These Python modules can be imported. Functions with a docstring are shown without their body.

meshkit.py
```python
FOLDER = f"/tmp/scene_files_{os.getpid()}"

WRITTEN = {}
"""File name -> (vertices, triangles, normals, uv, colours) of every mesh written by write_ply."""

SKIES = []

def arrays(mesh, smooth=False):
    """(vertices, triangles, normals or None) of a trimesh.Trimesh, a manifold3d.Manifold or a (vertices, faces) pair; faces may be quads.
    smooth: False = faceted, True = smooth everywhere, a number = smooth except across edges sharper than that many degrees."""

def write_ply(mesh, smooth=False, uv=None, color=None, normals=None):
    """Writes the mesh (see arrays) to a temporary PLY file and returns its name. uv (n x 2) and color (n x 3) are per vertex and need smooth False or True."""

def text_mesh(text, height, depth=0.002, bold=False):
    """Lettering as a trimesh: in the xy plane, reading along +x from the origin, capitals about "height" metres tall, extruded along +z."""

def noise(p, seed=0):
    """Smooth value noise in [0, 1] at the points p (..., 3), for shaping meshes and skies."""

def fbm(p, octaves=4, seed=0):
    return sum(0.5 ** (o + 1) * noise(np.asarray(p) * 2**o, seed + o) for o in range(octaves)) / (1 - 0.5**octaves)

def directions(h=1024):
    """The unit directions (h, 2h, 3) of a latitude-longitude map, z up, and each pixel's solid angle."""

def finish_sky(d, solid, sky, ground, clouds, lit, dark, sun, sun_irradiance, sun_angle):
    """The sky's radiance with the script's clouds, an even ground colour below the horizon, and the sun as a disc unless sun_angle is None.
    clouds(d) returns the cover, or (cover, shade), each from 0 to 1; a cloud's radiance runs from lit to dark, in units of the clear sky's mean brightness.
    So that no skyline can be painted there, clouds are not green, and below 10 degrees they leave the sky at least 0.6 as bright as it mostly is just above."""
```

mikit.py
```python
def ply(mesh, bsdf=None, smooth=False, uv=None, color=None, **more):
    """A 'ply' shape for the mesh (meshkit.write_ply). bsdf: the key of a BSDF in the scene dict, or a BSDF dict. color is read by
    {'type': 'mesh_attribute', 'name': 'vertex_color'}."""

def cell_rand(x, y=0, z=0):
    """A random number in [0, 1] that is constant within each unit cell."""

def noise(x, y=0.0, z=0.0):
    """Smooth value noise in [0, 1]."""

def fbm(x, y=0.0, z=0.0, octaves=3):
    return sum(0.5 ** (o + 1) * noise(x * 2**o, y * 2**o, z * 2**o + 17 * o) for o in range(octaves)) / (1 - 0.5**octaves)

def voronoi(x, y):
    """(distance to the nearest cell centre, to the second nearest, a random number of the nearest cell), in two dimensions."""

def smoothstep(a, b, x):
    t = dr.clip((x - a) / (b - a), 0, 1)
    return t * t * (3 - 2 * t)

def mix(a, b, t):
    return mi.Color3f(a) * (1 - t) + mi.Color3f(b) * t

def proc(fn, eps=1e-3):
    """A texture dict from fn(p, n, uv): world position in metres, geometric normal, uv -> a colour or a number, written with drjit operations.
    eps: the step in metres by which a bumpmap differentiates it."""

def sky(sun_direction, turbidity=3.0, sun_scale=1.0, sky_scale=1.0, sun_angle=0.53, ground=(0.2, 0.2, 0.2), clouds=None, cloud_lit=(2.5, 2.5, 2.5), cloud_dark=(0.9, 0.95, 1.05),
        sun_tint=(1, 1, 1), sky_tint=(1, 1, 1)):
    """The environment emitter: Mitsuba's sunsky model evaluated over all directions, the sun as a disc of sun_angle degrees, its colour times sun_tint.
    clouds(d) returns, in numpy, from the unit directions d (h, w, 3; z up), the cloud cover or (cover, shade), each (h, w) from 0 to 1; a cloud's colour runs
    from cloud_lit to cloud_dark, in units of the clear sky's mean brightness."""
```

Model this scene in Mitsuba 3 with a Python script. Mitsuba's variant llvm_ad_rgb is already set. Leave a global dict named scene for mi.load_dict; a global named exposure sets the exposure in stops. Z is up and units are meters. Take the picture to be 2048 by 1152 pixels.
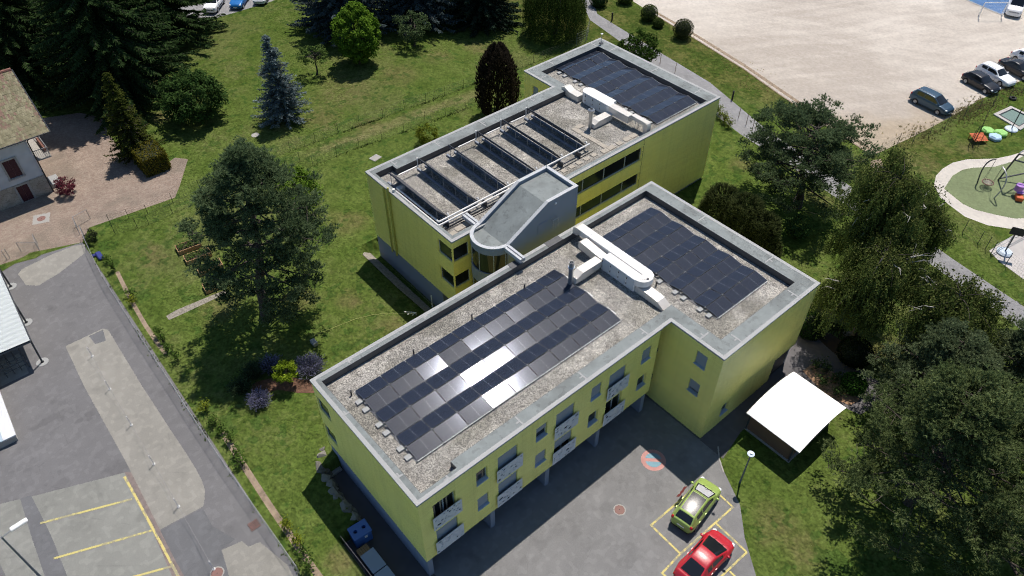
import math, numpy as np, trimesh, shapely, manifold3d as m3, drjit as dr, mitsuba as mi, mikit, meshkit
from shapely.geometry import Polygon, LineString, Point, box as sbox
from shapely import affinity
T = mi.ScalarTransform4f
scene, labels = {}, {}
# ---- camera, light, exposure
CAM = np.array([-9.385, -18.506, 44.178]); FWD = np.array([0.46529, 0.54070, -0.70082])
scene['camera'] = {'type': 'perspective', 'fov': 68.294, 'near_clip': 0.1, 'far_clip': 3000.0,
    'to_world': T().look_at(origin=CAM.tolist(), target=(CAM + FWD * 50).tolist(), up=[0, 0, 1])}
SUN = (0.4155, 0.218, 1.0)
scene['sky'] = mikit.sky(SUN, turbidity=3, sky_scale=0.8, ground=(0.12, 0.13, 0.09), sun_tint=(0.90, 0.985, 1.16))
exposure = 1.92
R = np.random.default_rng
# ---- materials
V = mi.Color3f
def rgb(*c): return {'type': 'rgb', 'value': list(c)}
def pr(base, rough=0.6, **k):
    return {'type': 'principled', 'base_color': base if isinstance(base, dict) else rgb(*base), 'roughness': rough, **k}
def two(b): return {'type': 'twosided', 'b': b}
def mat(name, b): scene[name] = b; return name
N, FB, SS, MX = mikit.noise, mikit.fbm, mikit.smoothstep, mikit.mix
def plain(name, c, rough=0.6, **k): return mat(name, two(pr(c, rough, **k)))
plain('m_metal_white', (0.62, 0.62, 0.60), 0.38, specular=0.5)
plain('m_galv', (0.36, 0.37, 0.38), 0.42, metallic=0.35)
plain('m_steel', (0.45, 0.46, 0.47), 0.3, metallic=0.8)
plain('m_dark', (0.018, 0.02, 0.024), 0.45)
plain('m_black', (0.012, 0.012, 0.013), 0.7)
plain('m_rubber', (0.02, 0.02, 0.021), 0.8)
plain('m_anthracite', (0.045, 0.05, 0.058), 0.5)
plain('m_plinth', (0.20, 0.23, 0.28), 0.8)
plain('m_tower', (0.20, 0.235, 0.28), 0.75)
plain('m_frame', (0.30, 0.34, 0.38), 0.45)
plain('m_sill', (0.36, 0.44, 0.52), 0.4)
plain('m_blind', (0.25, 0.29, 0.34), 0.5)
plain('m_edge', (0.29, 0.30, 0.30), 0.6)
plain('m_joint', (0.27, 0.28, 0.28), 0.65)
plain('m_panelgrey', (0.60, 0.61, 0.63), 0.55)
plain('m_slab', (0.34, 0.31, 0.26), 0.85)
plain('m_concrete', (0.30, 0.29, 0.27), 0.85)
plain('m_block', (0.30, 0.31, 0.31), 0.8)
plain('m_curtain', (0.25, 0.2, 0.15), 0.9)
plain('m_white', (0.78, 0.78, 0.77), 0.5)
plain('m_tent', (0.80, 0.795, 0.775), 0.6); plain('m_clip', (0.20, 0.20, 0.20), 0.5)
plain('m_brownwood', (0.15, 0.09, 0.058), 0.7)
plain('m_timber', (0.36, 0.22, 0.10), 0.7)
plain('m_soil', (0.05, 0.035, 0.022), 0.95)
plain('m_shutter', (0.055, 0.012, 0.018), 0.6)
def f_line(p, n, uv):
    w = SS(.50, .62, FB(p.x * 5, p.y * 5, 2.0) * .6 + FB(p.x * 1.1, p.y * 1.1, 3.0) * .4)
    return MX((0.50, 0.43, 0.15), (0.22, 0.21, 0.17), w * .75)
mat('m_yellowpaint', two(pr(mikit.proc(f_line), 0.75)))
plain('m_hose', (0.28, 0.31, 0.08), 0.6)
plain('m_bluebin', (0.05, 0.13, 0.36), 0.4)
plain('m_drainred', (0.19, 0.10, 0.085), 0.7)
plain('m_wire', (0.02, 0.03, 0.02), 0.6)
plain('m_wiregalv', (0.22, 0.23, 0.23), 0.5)
mat('m_pane', two(pr((0.012, 0.015, 0.017), 0.06, specular=0.6)))
mat('m_carglass', two(pr((0.012, 0.014, 0.017), 0.05, specular=0.7)))
mat('m_rim', two(pr((0.42, 0.43, 0.44), 0.3, metallic=0.6)))
mat('m_headlight', two(pr((0.7, 0.72, 0.74), 0.08, specular=0.8)))
mat('m_taillight', two(pr((0.4, 0.01, 0.012), 0.12, specular=0.6)))
def carpaint(name, c, metallic=0.0): return mat(name, two(pr(c, 0.33, metallic=metallic, specular=0.45, clearcoat=0.6, clearcoat_gloss=0.93)))
# leaves read a per-leaf tint
mat('m_leaf', {'type': 'principledthin', 'base_color': {'type': 'mesh_attribute', 'name': 'vertex_color'}, 'roughness': 0.5, 'diff_trans': 0.55})
mat('m_needle', {'type': 'principledthin', 'base_color': {'type': 'mesh_attribute', 'name': 'vertex_color'}, 'roughness': 0.6, 'diff_trans': 0.7})
def f_bark(p, n, uv):
    t = FB(p.x * 9, p.y * 9, p.z * 2.5)
    return MX((0.03, 0.024, 0.02), (0.085, 0.07, 0.06), t)
mat('m_bark', two(pr(mikit.proc(f_bark), 0.9)))
def f_birchbark(p, n, uv):
    t = SS(0.58, 0.66, FB(p.x * 3, p.y * 3, p.z * 7))
    return MX((0.42, 0.40, 0.37), (0.06, 0.055, 0.05), t)
mat('m_birchbark', two(pr(mikit.proc(f_birchbark), 0.8)))
def f_facade(p, n, uv):
    # fine horizontal slats with a little tone change from board to board
    s = dr.abs(n.x) > 0.5
    u = dr.select(s, p.y, p.x)
    row = mikit.cell_rand(dr.floor(p.z / 0.16), dr.floor(u / 3.0 + 0.37 * dr.floor(p.z / 0.16)))
    fz = p.z / 0.16 - dr.floor(p.z / 0.16)
    line = SS(0.0, 0.12, fz) * (1 - SS(0.88, 1.0, fz))
    fu = u / 1.22 - dr.floor(u / 1.22)
    seam = SS(0.0, 0.012, fu) * (1 - SS(0.988, 1.0, fu))
    k = (0.91 + 0.07 * row + 0.08 * FB(p.x * .5, p.y * .5, p.z * .5)) * (0.80 + 0.20 * line) * (0.82 + 0.18 * seam)
    st = FB(u * 3.2, p.z * .12, 4.0); dirt = 1 - SS(0.0, 1.2, p.z - 2.0 + FB(u * .7, 2.0, 1.0))
    k = k * (1 - .05 * SS(.5, .75, st)) * (1 - .08 * dirt)
    return MX(V(0.87, 0.80, 0.215), V(0.83, 0.765, 0.245), FB(p.x * .25, p.y * .25, p.z * .3)) * k
mat('m_facade', two(pr(mikit.proc(f_facade), 0.5)))
def f_coping(p, n, uv):
    a = FB(p.x * 1.3, p.y * 1.3, p.z) ; b = FB(p.x * 9 + 5, p.y * 9, p.z)
    st = SS(0.5, 0.7, FB(p.x * .6 + 9, p.y * .6, 2.0)); sp = SS(.62, .72, FB(p.x * 3.3, p.y * 3.3, 7.0))
    return V(0.172, 0.196, 0.196) * (0.66 + 0.45 * a + 0.25 * b) * (1 - 0.22 * st) * (1 - .2 * sp)
mat('m_coping', two(pr(mikit.proc(f_coping), 0.7)))
def f_roofgravel(p, n, uv):
    d1, d2, r = mikit.voronoi(p.x * 16, p.y * 16)
    e1, e2, r2 = mikit.voronoi(p.x * 5 + 3, p.y * 5)
    g = SS(0.0, 0.25, d2 - d1)
    c = MX((0.15, 0.145, 0.135), (0.47, 0.45, 0.405), r)
    c = c * (0.5 + 0.5 * g) * (0.82 + 0.36 * r2)
    moss = SS(0.52, 0.70, FB(p.x * .45, p.y * .45, 3.0))
    pale = SS(0.5, 0.75, FB(p.x * .8 + 20, p.y * .8, 3.0))
    return MX(c, c * V(0.62, 0.62, 0.58), moss * 0.65) * (0.9 + 0.35 * pale)
mat('m_roofgravel', two(pr(mikit.proc(f_roofgravel), 0.95)))
def stonegrid(p, n, uv):
    d1, d2, r = mikit.voronoi(p.x * 13, p.y * 13)
    return (0.5 - d1)
scene['m_roofgravel_b'] = two({'type': 'bumpmap', 'arbitrary': mikit.proc(stonegrid, eps=0.01), 'scale': 0.02, 'b': pr(mikit.proc(f_roofgravel), 0.95)})
def f_pv(p, n, uv):
    # uv: metres along the long and short side of one module; 6 x 20 half cells
    L, W = 1.76, 1.03
    def ln(x, w): return 1 - SS(0.0, w, dr.abs(x))
    cu = uv.x / (L / 20); cv = uv.y / (W / 6)
    lu = ln((cu - dr.round(cu)) * (L / 20), 0.006); lv = ln((cv - dr.round(cv)) * (W / 6), 0.007)
    bus = uv.y / (W / 54); lb = ln((bus - dr.round(bus)) * (W / 54), 0.004)
    mid = ln(uv.x - L / 2, 0.022)
    rim = 1 - SS(0.0, 0.022, dr.minimum(dr.minimum(uv.x, L - uv.x), dr.minimum(uv.y, W - uv.y)))
    t = dr.clip(dr.maximum(dr.maximum(lu * .16, lv * .2), lb * .10), 0, 1)
    t = dr.maximum(dr.maximum(t, mid * .75), rim * .65)
    r = mikit.cell_rand(dr.floor(cu), dr.floor(cv), dr.floor(p.x * .55))
    return MX(V(0.0080, 0.0118, 0.0225) * (0.9 + 0.25 * r), (0.22, 0.23, 0.25), t)
mat('m_pv', pr(mikit.proc(f_pv), 0.06, specular=0.5, spec_tint=0.4, clearcoat=0.32, clearcoat_gloss=0.35))
mat('m_thermal', two(pr((0.045, 0.048, 0.056), 0.4, specular=0.4)))
# ---- helpers
_used = {}
def numbered(base):
    n = _used.get(base, 0); _used[base] = n + 1
    return base if n == 0 else f'{base}_{n:03d}'
def add(name, mesh, m, parent=None, smooth=False, to_world=None, **k):
    key = numbered(parent + '__' + name if parent else name)
    d = mesh if isinstance(mesh, dict) else mikit.ply(mesh, m, smooth=smooth, **k)
    if isinstance(mesh, dict) and m: d = {**d, 'bsdf': {'type': 'ref', 'id': m}}
    if to_world is not None: d = {**d, 'to_world': to_world}
    scene[key] = d
    return key
def thing(name, label, cat, group=None):
    key = numbered(name); labels[key] = {'label': label, 'category': cat}
    if group: labels[key]['group'] = group
    return key
def tag(key, label, cat, group=None):
    labels[key] = {'label': label, 'category': cat}
    if group: labels[key]['group'] = group
    return key
def struct(name, mesh, m, parent=None, smooth=False):
    k = add(name, mesh, m, parent, smooth)
    if not parent: labels[k] = {'kind': 'structure'}
    return k
def cat(l): return trimesh.util.concatenate(l)
def bb(x0, x1, y0, y1, z0, z1):
    return trimesh.creation.box(bounds=[[min(x0, x1), min(y0, y1), min(z0, z1)], [max(x0, x1), max(y0, y1), max(z0, z1)]])
def cb(x0, x1, y0, y1, z0, z1, c=0.02):
    "box with chamfered edges (hull of inset slabs)"
    pts = []
    for sx, sy, sz in ((c, c, 0), (c, 0, c), (0, c, c)):
        for x in (x0 + sx, x1 - sx):
            for y in (y0 + sy, y1 - sy):
                for z in (z0 + sz, z1 - sz): pts.append((x, y, z))
    return trimesh.convex.convex_hull(np.array(pts))
def prism(poly, z0, z1):
    if not isinstance(poly, (Polygon, shapely.MultiPolygon)): poly = Polygon(poly)
    ms = [trimesh.creation.extrude_polygon(g, z1 - z0, engine='earcut') for g in getattr(poly, 'geoms', [poly])]
    m = cat(ms); m.apply_translation([0, 0, z0]); return m
def tube(pts, r, n=8, cap=True):
    p = np.asarray(pts, float); r = np.broadcast_to(r, len(p)).astype(float)
    t = np.gradient(p, axis=0); t /= np.linalg.norm(t, axis=1, keepdims=True) + 1e-12
    up = np.array([0, 0, 1.0]) if abs(t[0][2]) < 0.9 else np.array([1.0, 0, 0])
    a = np.cross(t, up); bad = np.linalg.norm(a, axis=1) < 1e-3
    a[bad] = np.cross(t[bad], [0.3, 1, 0.1]); a /= np.linalg.norm(a, axis=1, keepdims=True); b = np.cross(t, a)
    an = np.arange(n) * 2 * np.pi / n
    v = (p[:, None] + r[:, None, None] * (np.cos(an)[None, :, None] * a[:, None] + np.sin(an)[None, :, None] * b[:, None])).reshape(-1, 3)
    i, j = np.meshgrid(np.arange(len(p) - 1), np.arange(n), indexing='ij')
    q = np.stack([i * n + j, i * n + (j + 1) % n, (i + 1) * n + (j + 1) % n, (i + 1) * n + j], -1).reshape(-1, 4)
    f = [q[:, [0, 2, 1]], q[:, [0, 3, 2]]]
    if cap:
        k = len(v); v = np.vstack([v, p[0], p[-1]]); j = np.arange(n); e = (len(p) - 1) * n
        f += [np.stack([np.full(n, k), j, (j + 1) % n], 1), np.stack([np.full(n, k + 1), e + (j + 1) % n, e + j], 1)]
    return trimesh.Trimesh(v, np.vstack(f), process=False)
def seg(a, b, r, n=6): return tube([a, b], r, n)
def cyl(x, y, z0, z1, r, n=16):
    m = trimesh.creation.cylinder(r, z1 - z0, sections=n); m.apply_translation([x, y, (z0 + z1) / 2]); return m
def lathe(prof, x, y, z, n=20):
    m = trimesh.creation.revolve(np.array(prof, float), sections=n); m.apply_translation([x, y, z]); return m
def mf(m): m = m.copy(); m.merge_vertices(); return m3.Manifold(m3.Mesh(np.asarray(m.vertices, np.float32), np.asarray(m.faces, np.uint32)))
def tm(m):
    o = m.to_mesh(); return trimesh.Trimesh(o.vert_properties[:, :3], o.tri_verts, process=False)
def cut(m, holes):
    a = mf(m); b = m3.Manifold()
    for h in holes: b = b + mf(h)
    return tm(a - b)
def rotz(m, deg, at=(0, 0, 0)):
    m = m.copy(); m.apply_transform(trimesh.transformations.rotation_matrix(math.radians(deg), [0, 0, 1], at)); return m
def sst(a, b, x):
    t = np.clip((np.asarray(x, float) - a) / (b - a), 0, 1); return t * t * (3 - 2 * t)
def hgt(x, y):
    "ground level: the west and north garden lies 1.1 m above the car park"
    x, y = np.asarray(x, float), np.asarray(y, float)
    xe = np.where(y > 5.2, -1.35, -2.9)
    return np.where(y < 10.2, 1.1 * (1 - sst(xe - .12, xe + .08, x)), np.where(y < 27.2, 1.1 * (1 - sst(11.8, 13.75, x)), 1.1 * (1 - sst(34, 46, x))))
def H(x, y): return float(hgt(x, y))
def sheet(poly, z, maxedge=None):
    "a flat sheet; z is a number, or 'g' to lie on the ground plus an offset given as ('g', off)"
    if not isinstance(poly, (Polygon, shapely.MultiPolygon)): poly = Polygon(poly)
    poly = poly.buffer(0)
    ms = []
    for q in getattr(poly, 'geoms', [poly]):
        v, f = trimesh.creation.triangulate_polygon(q, engine='earcut')
        m = trimesh.Trimesh(np.c_[v, np.zeros(len(v))], f, process=False)
        if maxedge: v, f = trimesh.remesh.subdivide_to_size(m.vertices, m.faces, maxedge, max_iter=12); m = trimesh.Trimesh(v, f, process=False)
        ms.append(m)
    m = cat(ms); v = np.array(m.vertices)
    v[:, 2] = hgt(v[:, 0], v[:, 1]) + z[1] if isinstance(z, tuple) else z
    f = np.array(m.faces)
    nz = np.cross(v[f[:, 1]] - v[f[:, 0]], v[f[:, 2]] - v[f[:, 0]])[:, 2]
    f[nz < 0] = f[nz < 0][:, ::-1]
    return trimesh.Trimesh(v, f, process=False)
def strip(pts, w, z):
    return sheet(LineString(pts).buffer(w / 2, cap_style='flat', join_style='mitre'), z)
# ==== setting: ground, roads, yards
def dry(p, cx, cy, r, k=1.0):
    d = dr.sqrt(dr.square(p.x - cx) + dr.square((p.y - cy) * k)) / r
    return (1 - SS(0.25, 1.0, d + 0.9 * (FB(p.x * .6, p.y * .6, cx) - .5)))
def f_lawn(p, n, uv):
    big = FB(p.x * .11, p.y * .11, 1.0); mid = FB(p.x * .55 + 7, p.y * .55, 2.0); fine = FB(p.x * 3.1, p.y * 3.1, 3.0, octaves=3)
    tuft = FB(p.x * 9, p.y * 9, 5.0, octaves=2)
    c = MX((0.062, 0.100, 0.019), (0.106, 0.141, 0.036), mid)
    c = MX(c, V(0.112, 0.122, 0.046), SS(0.46, 0.66, big * .55 + fine * .25 + mid * .2) * 0.6)
    d = dry(p, *(25.61,50.61), 5.0) * .7
    for q, r in DRY: d = dr.maximum(d, dry(p, q[0], q[1], r))
    c = MX(c, V(0.150, 0.118, 0.060), d * 0.5 * (0.3 + fine))
    ax, ay = LN[0]; bx, by = LN[1]; ll = math.hypot(bx - ax, by - ay); ux, uy = (bx - ax) / ll, (by - ay) / ll
    along = (p.x - ax) * ux + (p.y - ay) * uy; off = dr.abs((p.y - ay) * ux - (p.x - ax) * uy + .8 * (mid - .5))
    c = MX(c, V(0.155, 0.150, 0.065), (1 - SS(.25, 1.1, off)) * SS(-4, 2, along) * (1 - SS(ll, ll + 6, along)) * .7 * (.5 + fine))
    clov = SS(0.60, 0.72, FB(p.x * 1.4 + 31, p.y * 1.4, 9.0))
    c = MX(c, V(0.034, 0.074, 0.015), clov * 0.6)
    wild = SS(-1.5, 1.0, (p.x - 59.4) * 0.64 + (p.y - 26.4) * 0.13) * SS(3.0, 0.0, p.x - 66)
    c = MX(c, MX((0.045, 0.068, 0.015), (0.125, 0.115, 0.040), SS(.35, .7, mid * .5 + fine * .5)), wild * .6)
    spk = SS(.40, .62, FB(p.x * 4.6 + 3, p.y * 4.6, 6.0, octaves=2))
    return c * (0.42 + 0.62 * tuft + 0.26 * fine + 0.26 * spk)
DRY = [((20.59,47.46),3.0),((32.15,49.39),3.5),((38.92,50.87),3.0),((23.54,42.39),2.5),((44.54,50.24),2.5),((16.91,49.34),2.0),((37.73,-2.31),4.0),((39.47,-3.06),3.0),((36.78,-8.21),3.5),((62.77,1.95),3.0),((69.16,-0.07),3.0),((-0.09,28.41),2.5),((1.14,29.21),1.8),((18.85,-11.71),2.2),((18.38,-13.5),2.0),((13.87,30.79),2.5),((5.44,24.76),2.2),((9.66,17.54),1.6),((8.48,22.15),1.5),((10.26,65.97),1.8),((8.16,58.79),2.2),((-3.63,3.88),1.2),((49.84,5.58),2.5),((-1.15,38.36),1.2),((-1.49,36.98),1.2),((48.72,14.02),2.0),((36.6,19.01),2.0)]
LN = [(17.49,42.18),(36.73,40.54)]
def b_lawn(p, n, uv): return FB(p.x * 7, p.y * 7, 1.0, octaves=3)
mat('m_lawn', two({'type': 'bumpmap', 'arbitrary': mikit.proc(b_lawn, eps=0.03), 'scale': 0.16, 'b': {'type': 'diffuse', 'reflectance': mikit.proc(f_lawn)}}))
def asphalt(base, seed):
    def f(p, n, uv):
        a = FB(p.x * .35 + seed, p.y * .35, seed); b = FB(p.x * 1.7, p.y * 1.7, seed + 3); c = N(p.x * 22, p.y * 22, seed)
        e1, e2, r = mikit.voronoi(p.x * .23 + seed, p.y * .23)
        crack = (1 - SS(0.0, 0.012, (e2 - e1) + 0.05 * (FB(p.x * 2, p.y * 2, 8.0) - .5))) * SS(.5, .6, FB(p.x * .3, p.y * .3, 4.0))
        spot = SS(0.66, 0.74, FB(p.x * .9 + 40, p.y * .9, seed))
        ca, sa = math.cos(seed), math.sin(seed); tr = FB((p.x * ca + p.y * sa) * 1.6, (p.y * ca - p.x * sa) * .09, seed + 6); oil = SS(.68, .8, FB(p.x * .7 + seed * 5, p.y * .7, seed + 8)); fl = SS(.6, .75, N(p.x * 3.7, p.y * 3.7, seed + 2))
        return V(*base) * (0.74 + 0.20 * a + 0.13 * b + 0.10 * c + .10 * tr) * (1 - .14 * oil) * (1 + .10 * fl) * (1 - 0.10 * crack) * (1 - 0.07 * spot)
    return two(pr(mikit.proc(f), 0.85))
mat('m_asphalt', asphalt((0.132, 0.131, 0.135), 2.0))
mat('m_asphalt_yard', asphalt((0.170, 0.170, 0.170), 5.0))
mat('m_asphalt_light', asphalt((0.225, 0.218, 0.196), 9.0))
mat('m_asphalt_bay', asphalt((0.195, 0.198, 0.182), 12.0))
mat('m_asphalt_patch', asphalt((0.115, 0.118, 0.125), 15.0))
mat('m_path', asphalt((0.205, 0.205, 0.210), 18.0))
mat('m_ramp', asphalt((0.098, 0.094, 0.098), 21.0))
def f_lot(p, n, uv):
    a = FB(p.x * .07, p.y * .07, 1.0); b = FB(p.x * .5, p.y * .5, 2.0); c = FB(p.x * 4, p.y * 4, 3.0)
    # wheel tracks: faint long streaks, bent by a slow warp
    wx = p.x + 9 * (FB(p.x * .035, p.y * .035, 5.0) - .5); wy = p.y + 12 * (FB(p.x * .03 + 4, p.y * .03, 6.0) - .5)
    st = FB((wx * .42 + wy * .9) * 1.1, (wx * .9 - wy * .42) * .06, 7.0, octaves=4)
    st2 = FB((wx * .85 + wy * .5) * .8, (wx * .5 - wy * .85) * .05, 9.0, octaves=4)
    pud = SS(.58, .70, FB(p.x * .12 + 8, p.y * .12, 4.0))
    col = MX((0.365, 0.325, 0.28), (0.505, 0.465, 0.41), dr.clip(SS(.3, .75, st) * .30 + SS(.35, .75, st2) * .26 + SS(.3, .7, a) * .6 + b * .3 - .25, 0, 1)) * (1 - .12 * pud)
    ed = SS(0.0, 5.0, (p.x * 0.64 + p.y * 0.77) - 46.5 - 3 * b)
    col = MX(V(0.30, 0.235, 0.15), col, 0.35 + 0.65 * ed)
    return col * (0.86 + 0.26 * c)
mat('m_lot', two(pr(mikit.proc(f_lot), 0.95)))
def f_paver(p, n, uv):
    x, y = p.x * .93 - p.y * .36, p.x * .36 + p.y * .93
    row = dr.floor(y / 0.11); u = x / 0.22 + 0.5 * (row - 2 * dr.floor(row / 2))
    fu, fv = u - dr.floor(u), y / 0.11 - row
    j = SS(0.0, 0.09, fu) * (1 - SS(0.91, 1.0, fu)) * SS(0.0, 0.16, fv) * (1 - SS(0.84, 1.0, fv))
    r = mikit.cell_rand(dr.floor(u), row)
    c = MX((0.205, 0.150, 0.118), (0.30, 0.245, 0.20), r * .7 + .3 * FB(p.x * .4, p.y * .4, 2.0))
    m = SS(.5, .75, FB(p.x * .35 + 3, p.y * .35, 8.0))
    return MX(c, V(0.15, 0.13, 0.10), m * .45) * (0.66 + 0.34 * j) * (.84 + .3 * FB(p.x * 1.1, p.y * 1.1, 5.0))
mat('m_paver', two(pr(mikit.proc(f_paver), 0.9)))
def speck(c, s, k, seed):
    def f(p, n, uv): return V(*c) * (1 - k / 2 + k * FB(p.x * s, p.y * s, seed)) * (0.88 + 0.2 * FB(p.x * .4, p.y * .4, seed + 1))
    return two(pr(mikit.proc(f), 0.9))
mat('m_rubbergreen', speck((0.150, 0.185, 0.090), 5, .35, 1.0))
mat('m_palepath', speck((0.50, 0.47, 0.42), 4, .2, 2.0))
mat('m_court', speck((0.42, 0.40, 0.38), 2, .2, 3.0))
mat('m_mulch', speck((0.115, 0.06, 0.036), 8, 1.1, 4.0))
mat('m_chips', speck((0.36, 0.22, 0.13), 7, 1.1, 5.0))
mat('m_dirt', speck((0.24, 0.185, 0.13), 4, .8, 6.0))
mat('m_gravelstrip', speck((0.23, 0.21, 0.175), 9, .9, 7.0))
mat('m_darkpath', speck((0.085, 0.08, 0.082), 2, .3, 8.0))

def axis(lo, hi, fine, step):
    a = np.r_[np.linspace(lo, fine[0], 8)[:-1], np.arange(fine[0], fine[1], step), np.linspace(fine[1], hi, 8)]
    for c in (-2.9, -1.35): a = np.r_[a, np.linspace(c - .13, c + .09, 5)]
    return np.unique(np.round(a, 3))
gx, gy = axis(-420, 520, (-30, 60), 0.6), axis(-360, 520, (-20, 60), 0.6)
gy = np.unique(np.r_[gy, 5.2, 5.21, 10.2, 10.21, 27.2, 27.21])
X, Y = np.meshgrid(gx, gy, indexing='ij')
Z = hgt(X, Y)
i, j = np.meshgrid(np.arange(len(gx) - 1), np.arange(len(gy) - 1), indexing='ij'); n_ = len(gy)
q = np.stack([i * n_ + j, (i + 1) * n_ + j, (i + 1) * n_ + j + 1, i * n_ + j + 1], -1).reshape(-1, 4)
struct('lawn', trimesh.Trimesh(np.stack([X, Y, Z], -1).reshape(-1, 3), np.vstack([q[:, [0, 1, 2]], q[:, [0, 2, 3]]]), process=False), 'm_lawn', smooth=True)
WG = 1.1
def surf(name, poly, m, z=0.004, parent=None): return struct(name, sheet(poly, z), m, parent)
# west yard (school yard side) on the upper level
yard = Polygon([(-5.34,43.34),(-5.93,4.56),(-6.21,0.72),(-29.1,15.69),(-25.68,44.55),(-11.78,44.19),(-10.56,44.36)])
struct('yard_asphalt', sheet(yard, WG + .004), 'm_asphalt')
surf('pale_asphalt_strip', [(-10.43,31.96),(-7.67,31.95),(-7.38,31.57),(-7.39,30.69),(-7.51,24.56),(-7.5,19.54),(-7.47,16.99),(-7.49,15.39),(-7.57,14.29),(-7.71,13.55),(-8.04,12.9),(-8.31,12.53),(-11.04,12.78),(-10.77,18.62),(-10.68,27.16)], 'm_asphalt_light', WG + .008)
surf('asphalt_repair', [(-8.73,31.84),(-7.68,31.82),(-7.91,30.53),(-8.64,30.69)], 'm_asphalt_patch', WG + .012)
surf('pale_asphalt_strip', [(-10.79,42.7),(-10.35,43.13),(-8.02,43.42),(-6.18,43.37),(-5.27,42.93),(-5.62,41.78),(-8.09,40.62),(-9.93,40.16),(-10.68,40.88)], 'm_asphalt_light', WG + .008)
surf('parking_asphalt', [(-16.87,20.59),(-16.21,20.29),(-13.07,18.97),(-11.05,18.16),(-11.33,13.47),(-11.36,8.92),(-11.63,4.32),(-18.79,10.13),(-19.24,21.61)], 'm_asphalt_bay', WG + .008)
surf('asphalt_seam', [(-16.86,20.62),(-16.26,20.43),(-16.21,18.56),(-16.18,16.55),(-16.26,13.92),(-16.41,11.71),(-17.39,12.55),(-17.23,15.16),(-17.1,17.56)], 'm_asphalt_patch', WG + .012)
surf('pale_asphalt_strip', [(-8.7,9.07),(-7.51,8.8),(-7.37,8.21),(-6.71,8.03),(-6.15,5.64),(-6.63,1.09),(-10.01,3.99),(-8.99,7.67)], 'm_asphalt_light', WG + .008)
surf('asphalt_repair', [(-11.02,12.68),(-8.37,12.45),(-8.43,10.89),(-7.77,9.19),(-8.73,9.09),(-9.02,7.61),(-9.46,5.73),(-11.41,7.41)], 'm_asphalt_patch', WG + .008)
mat('m_brickstrip', speck((0.185, 0.150, 0.138), 5, .5, 41.0))
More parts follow.
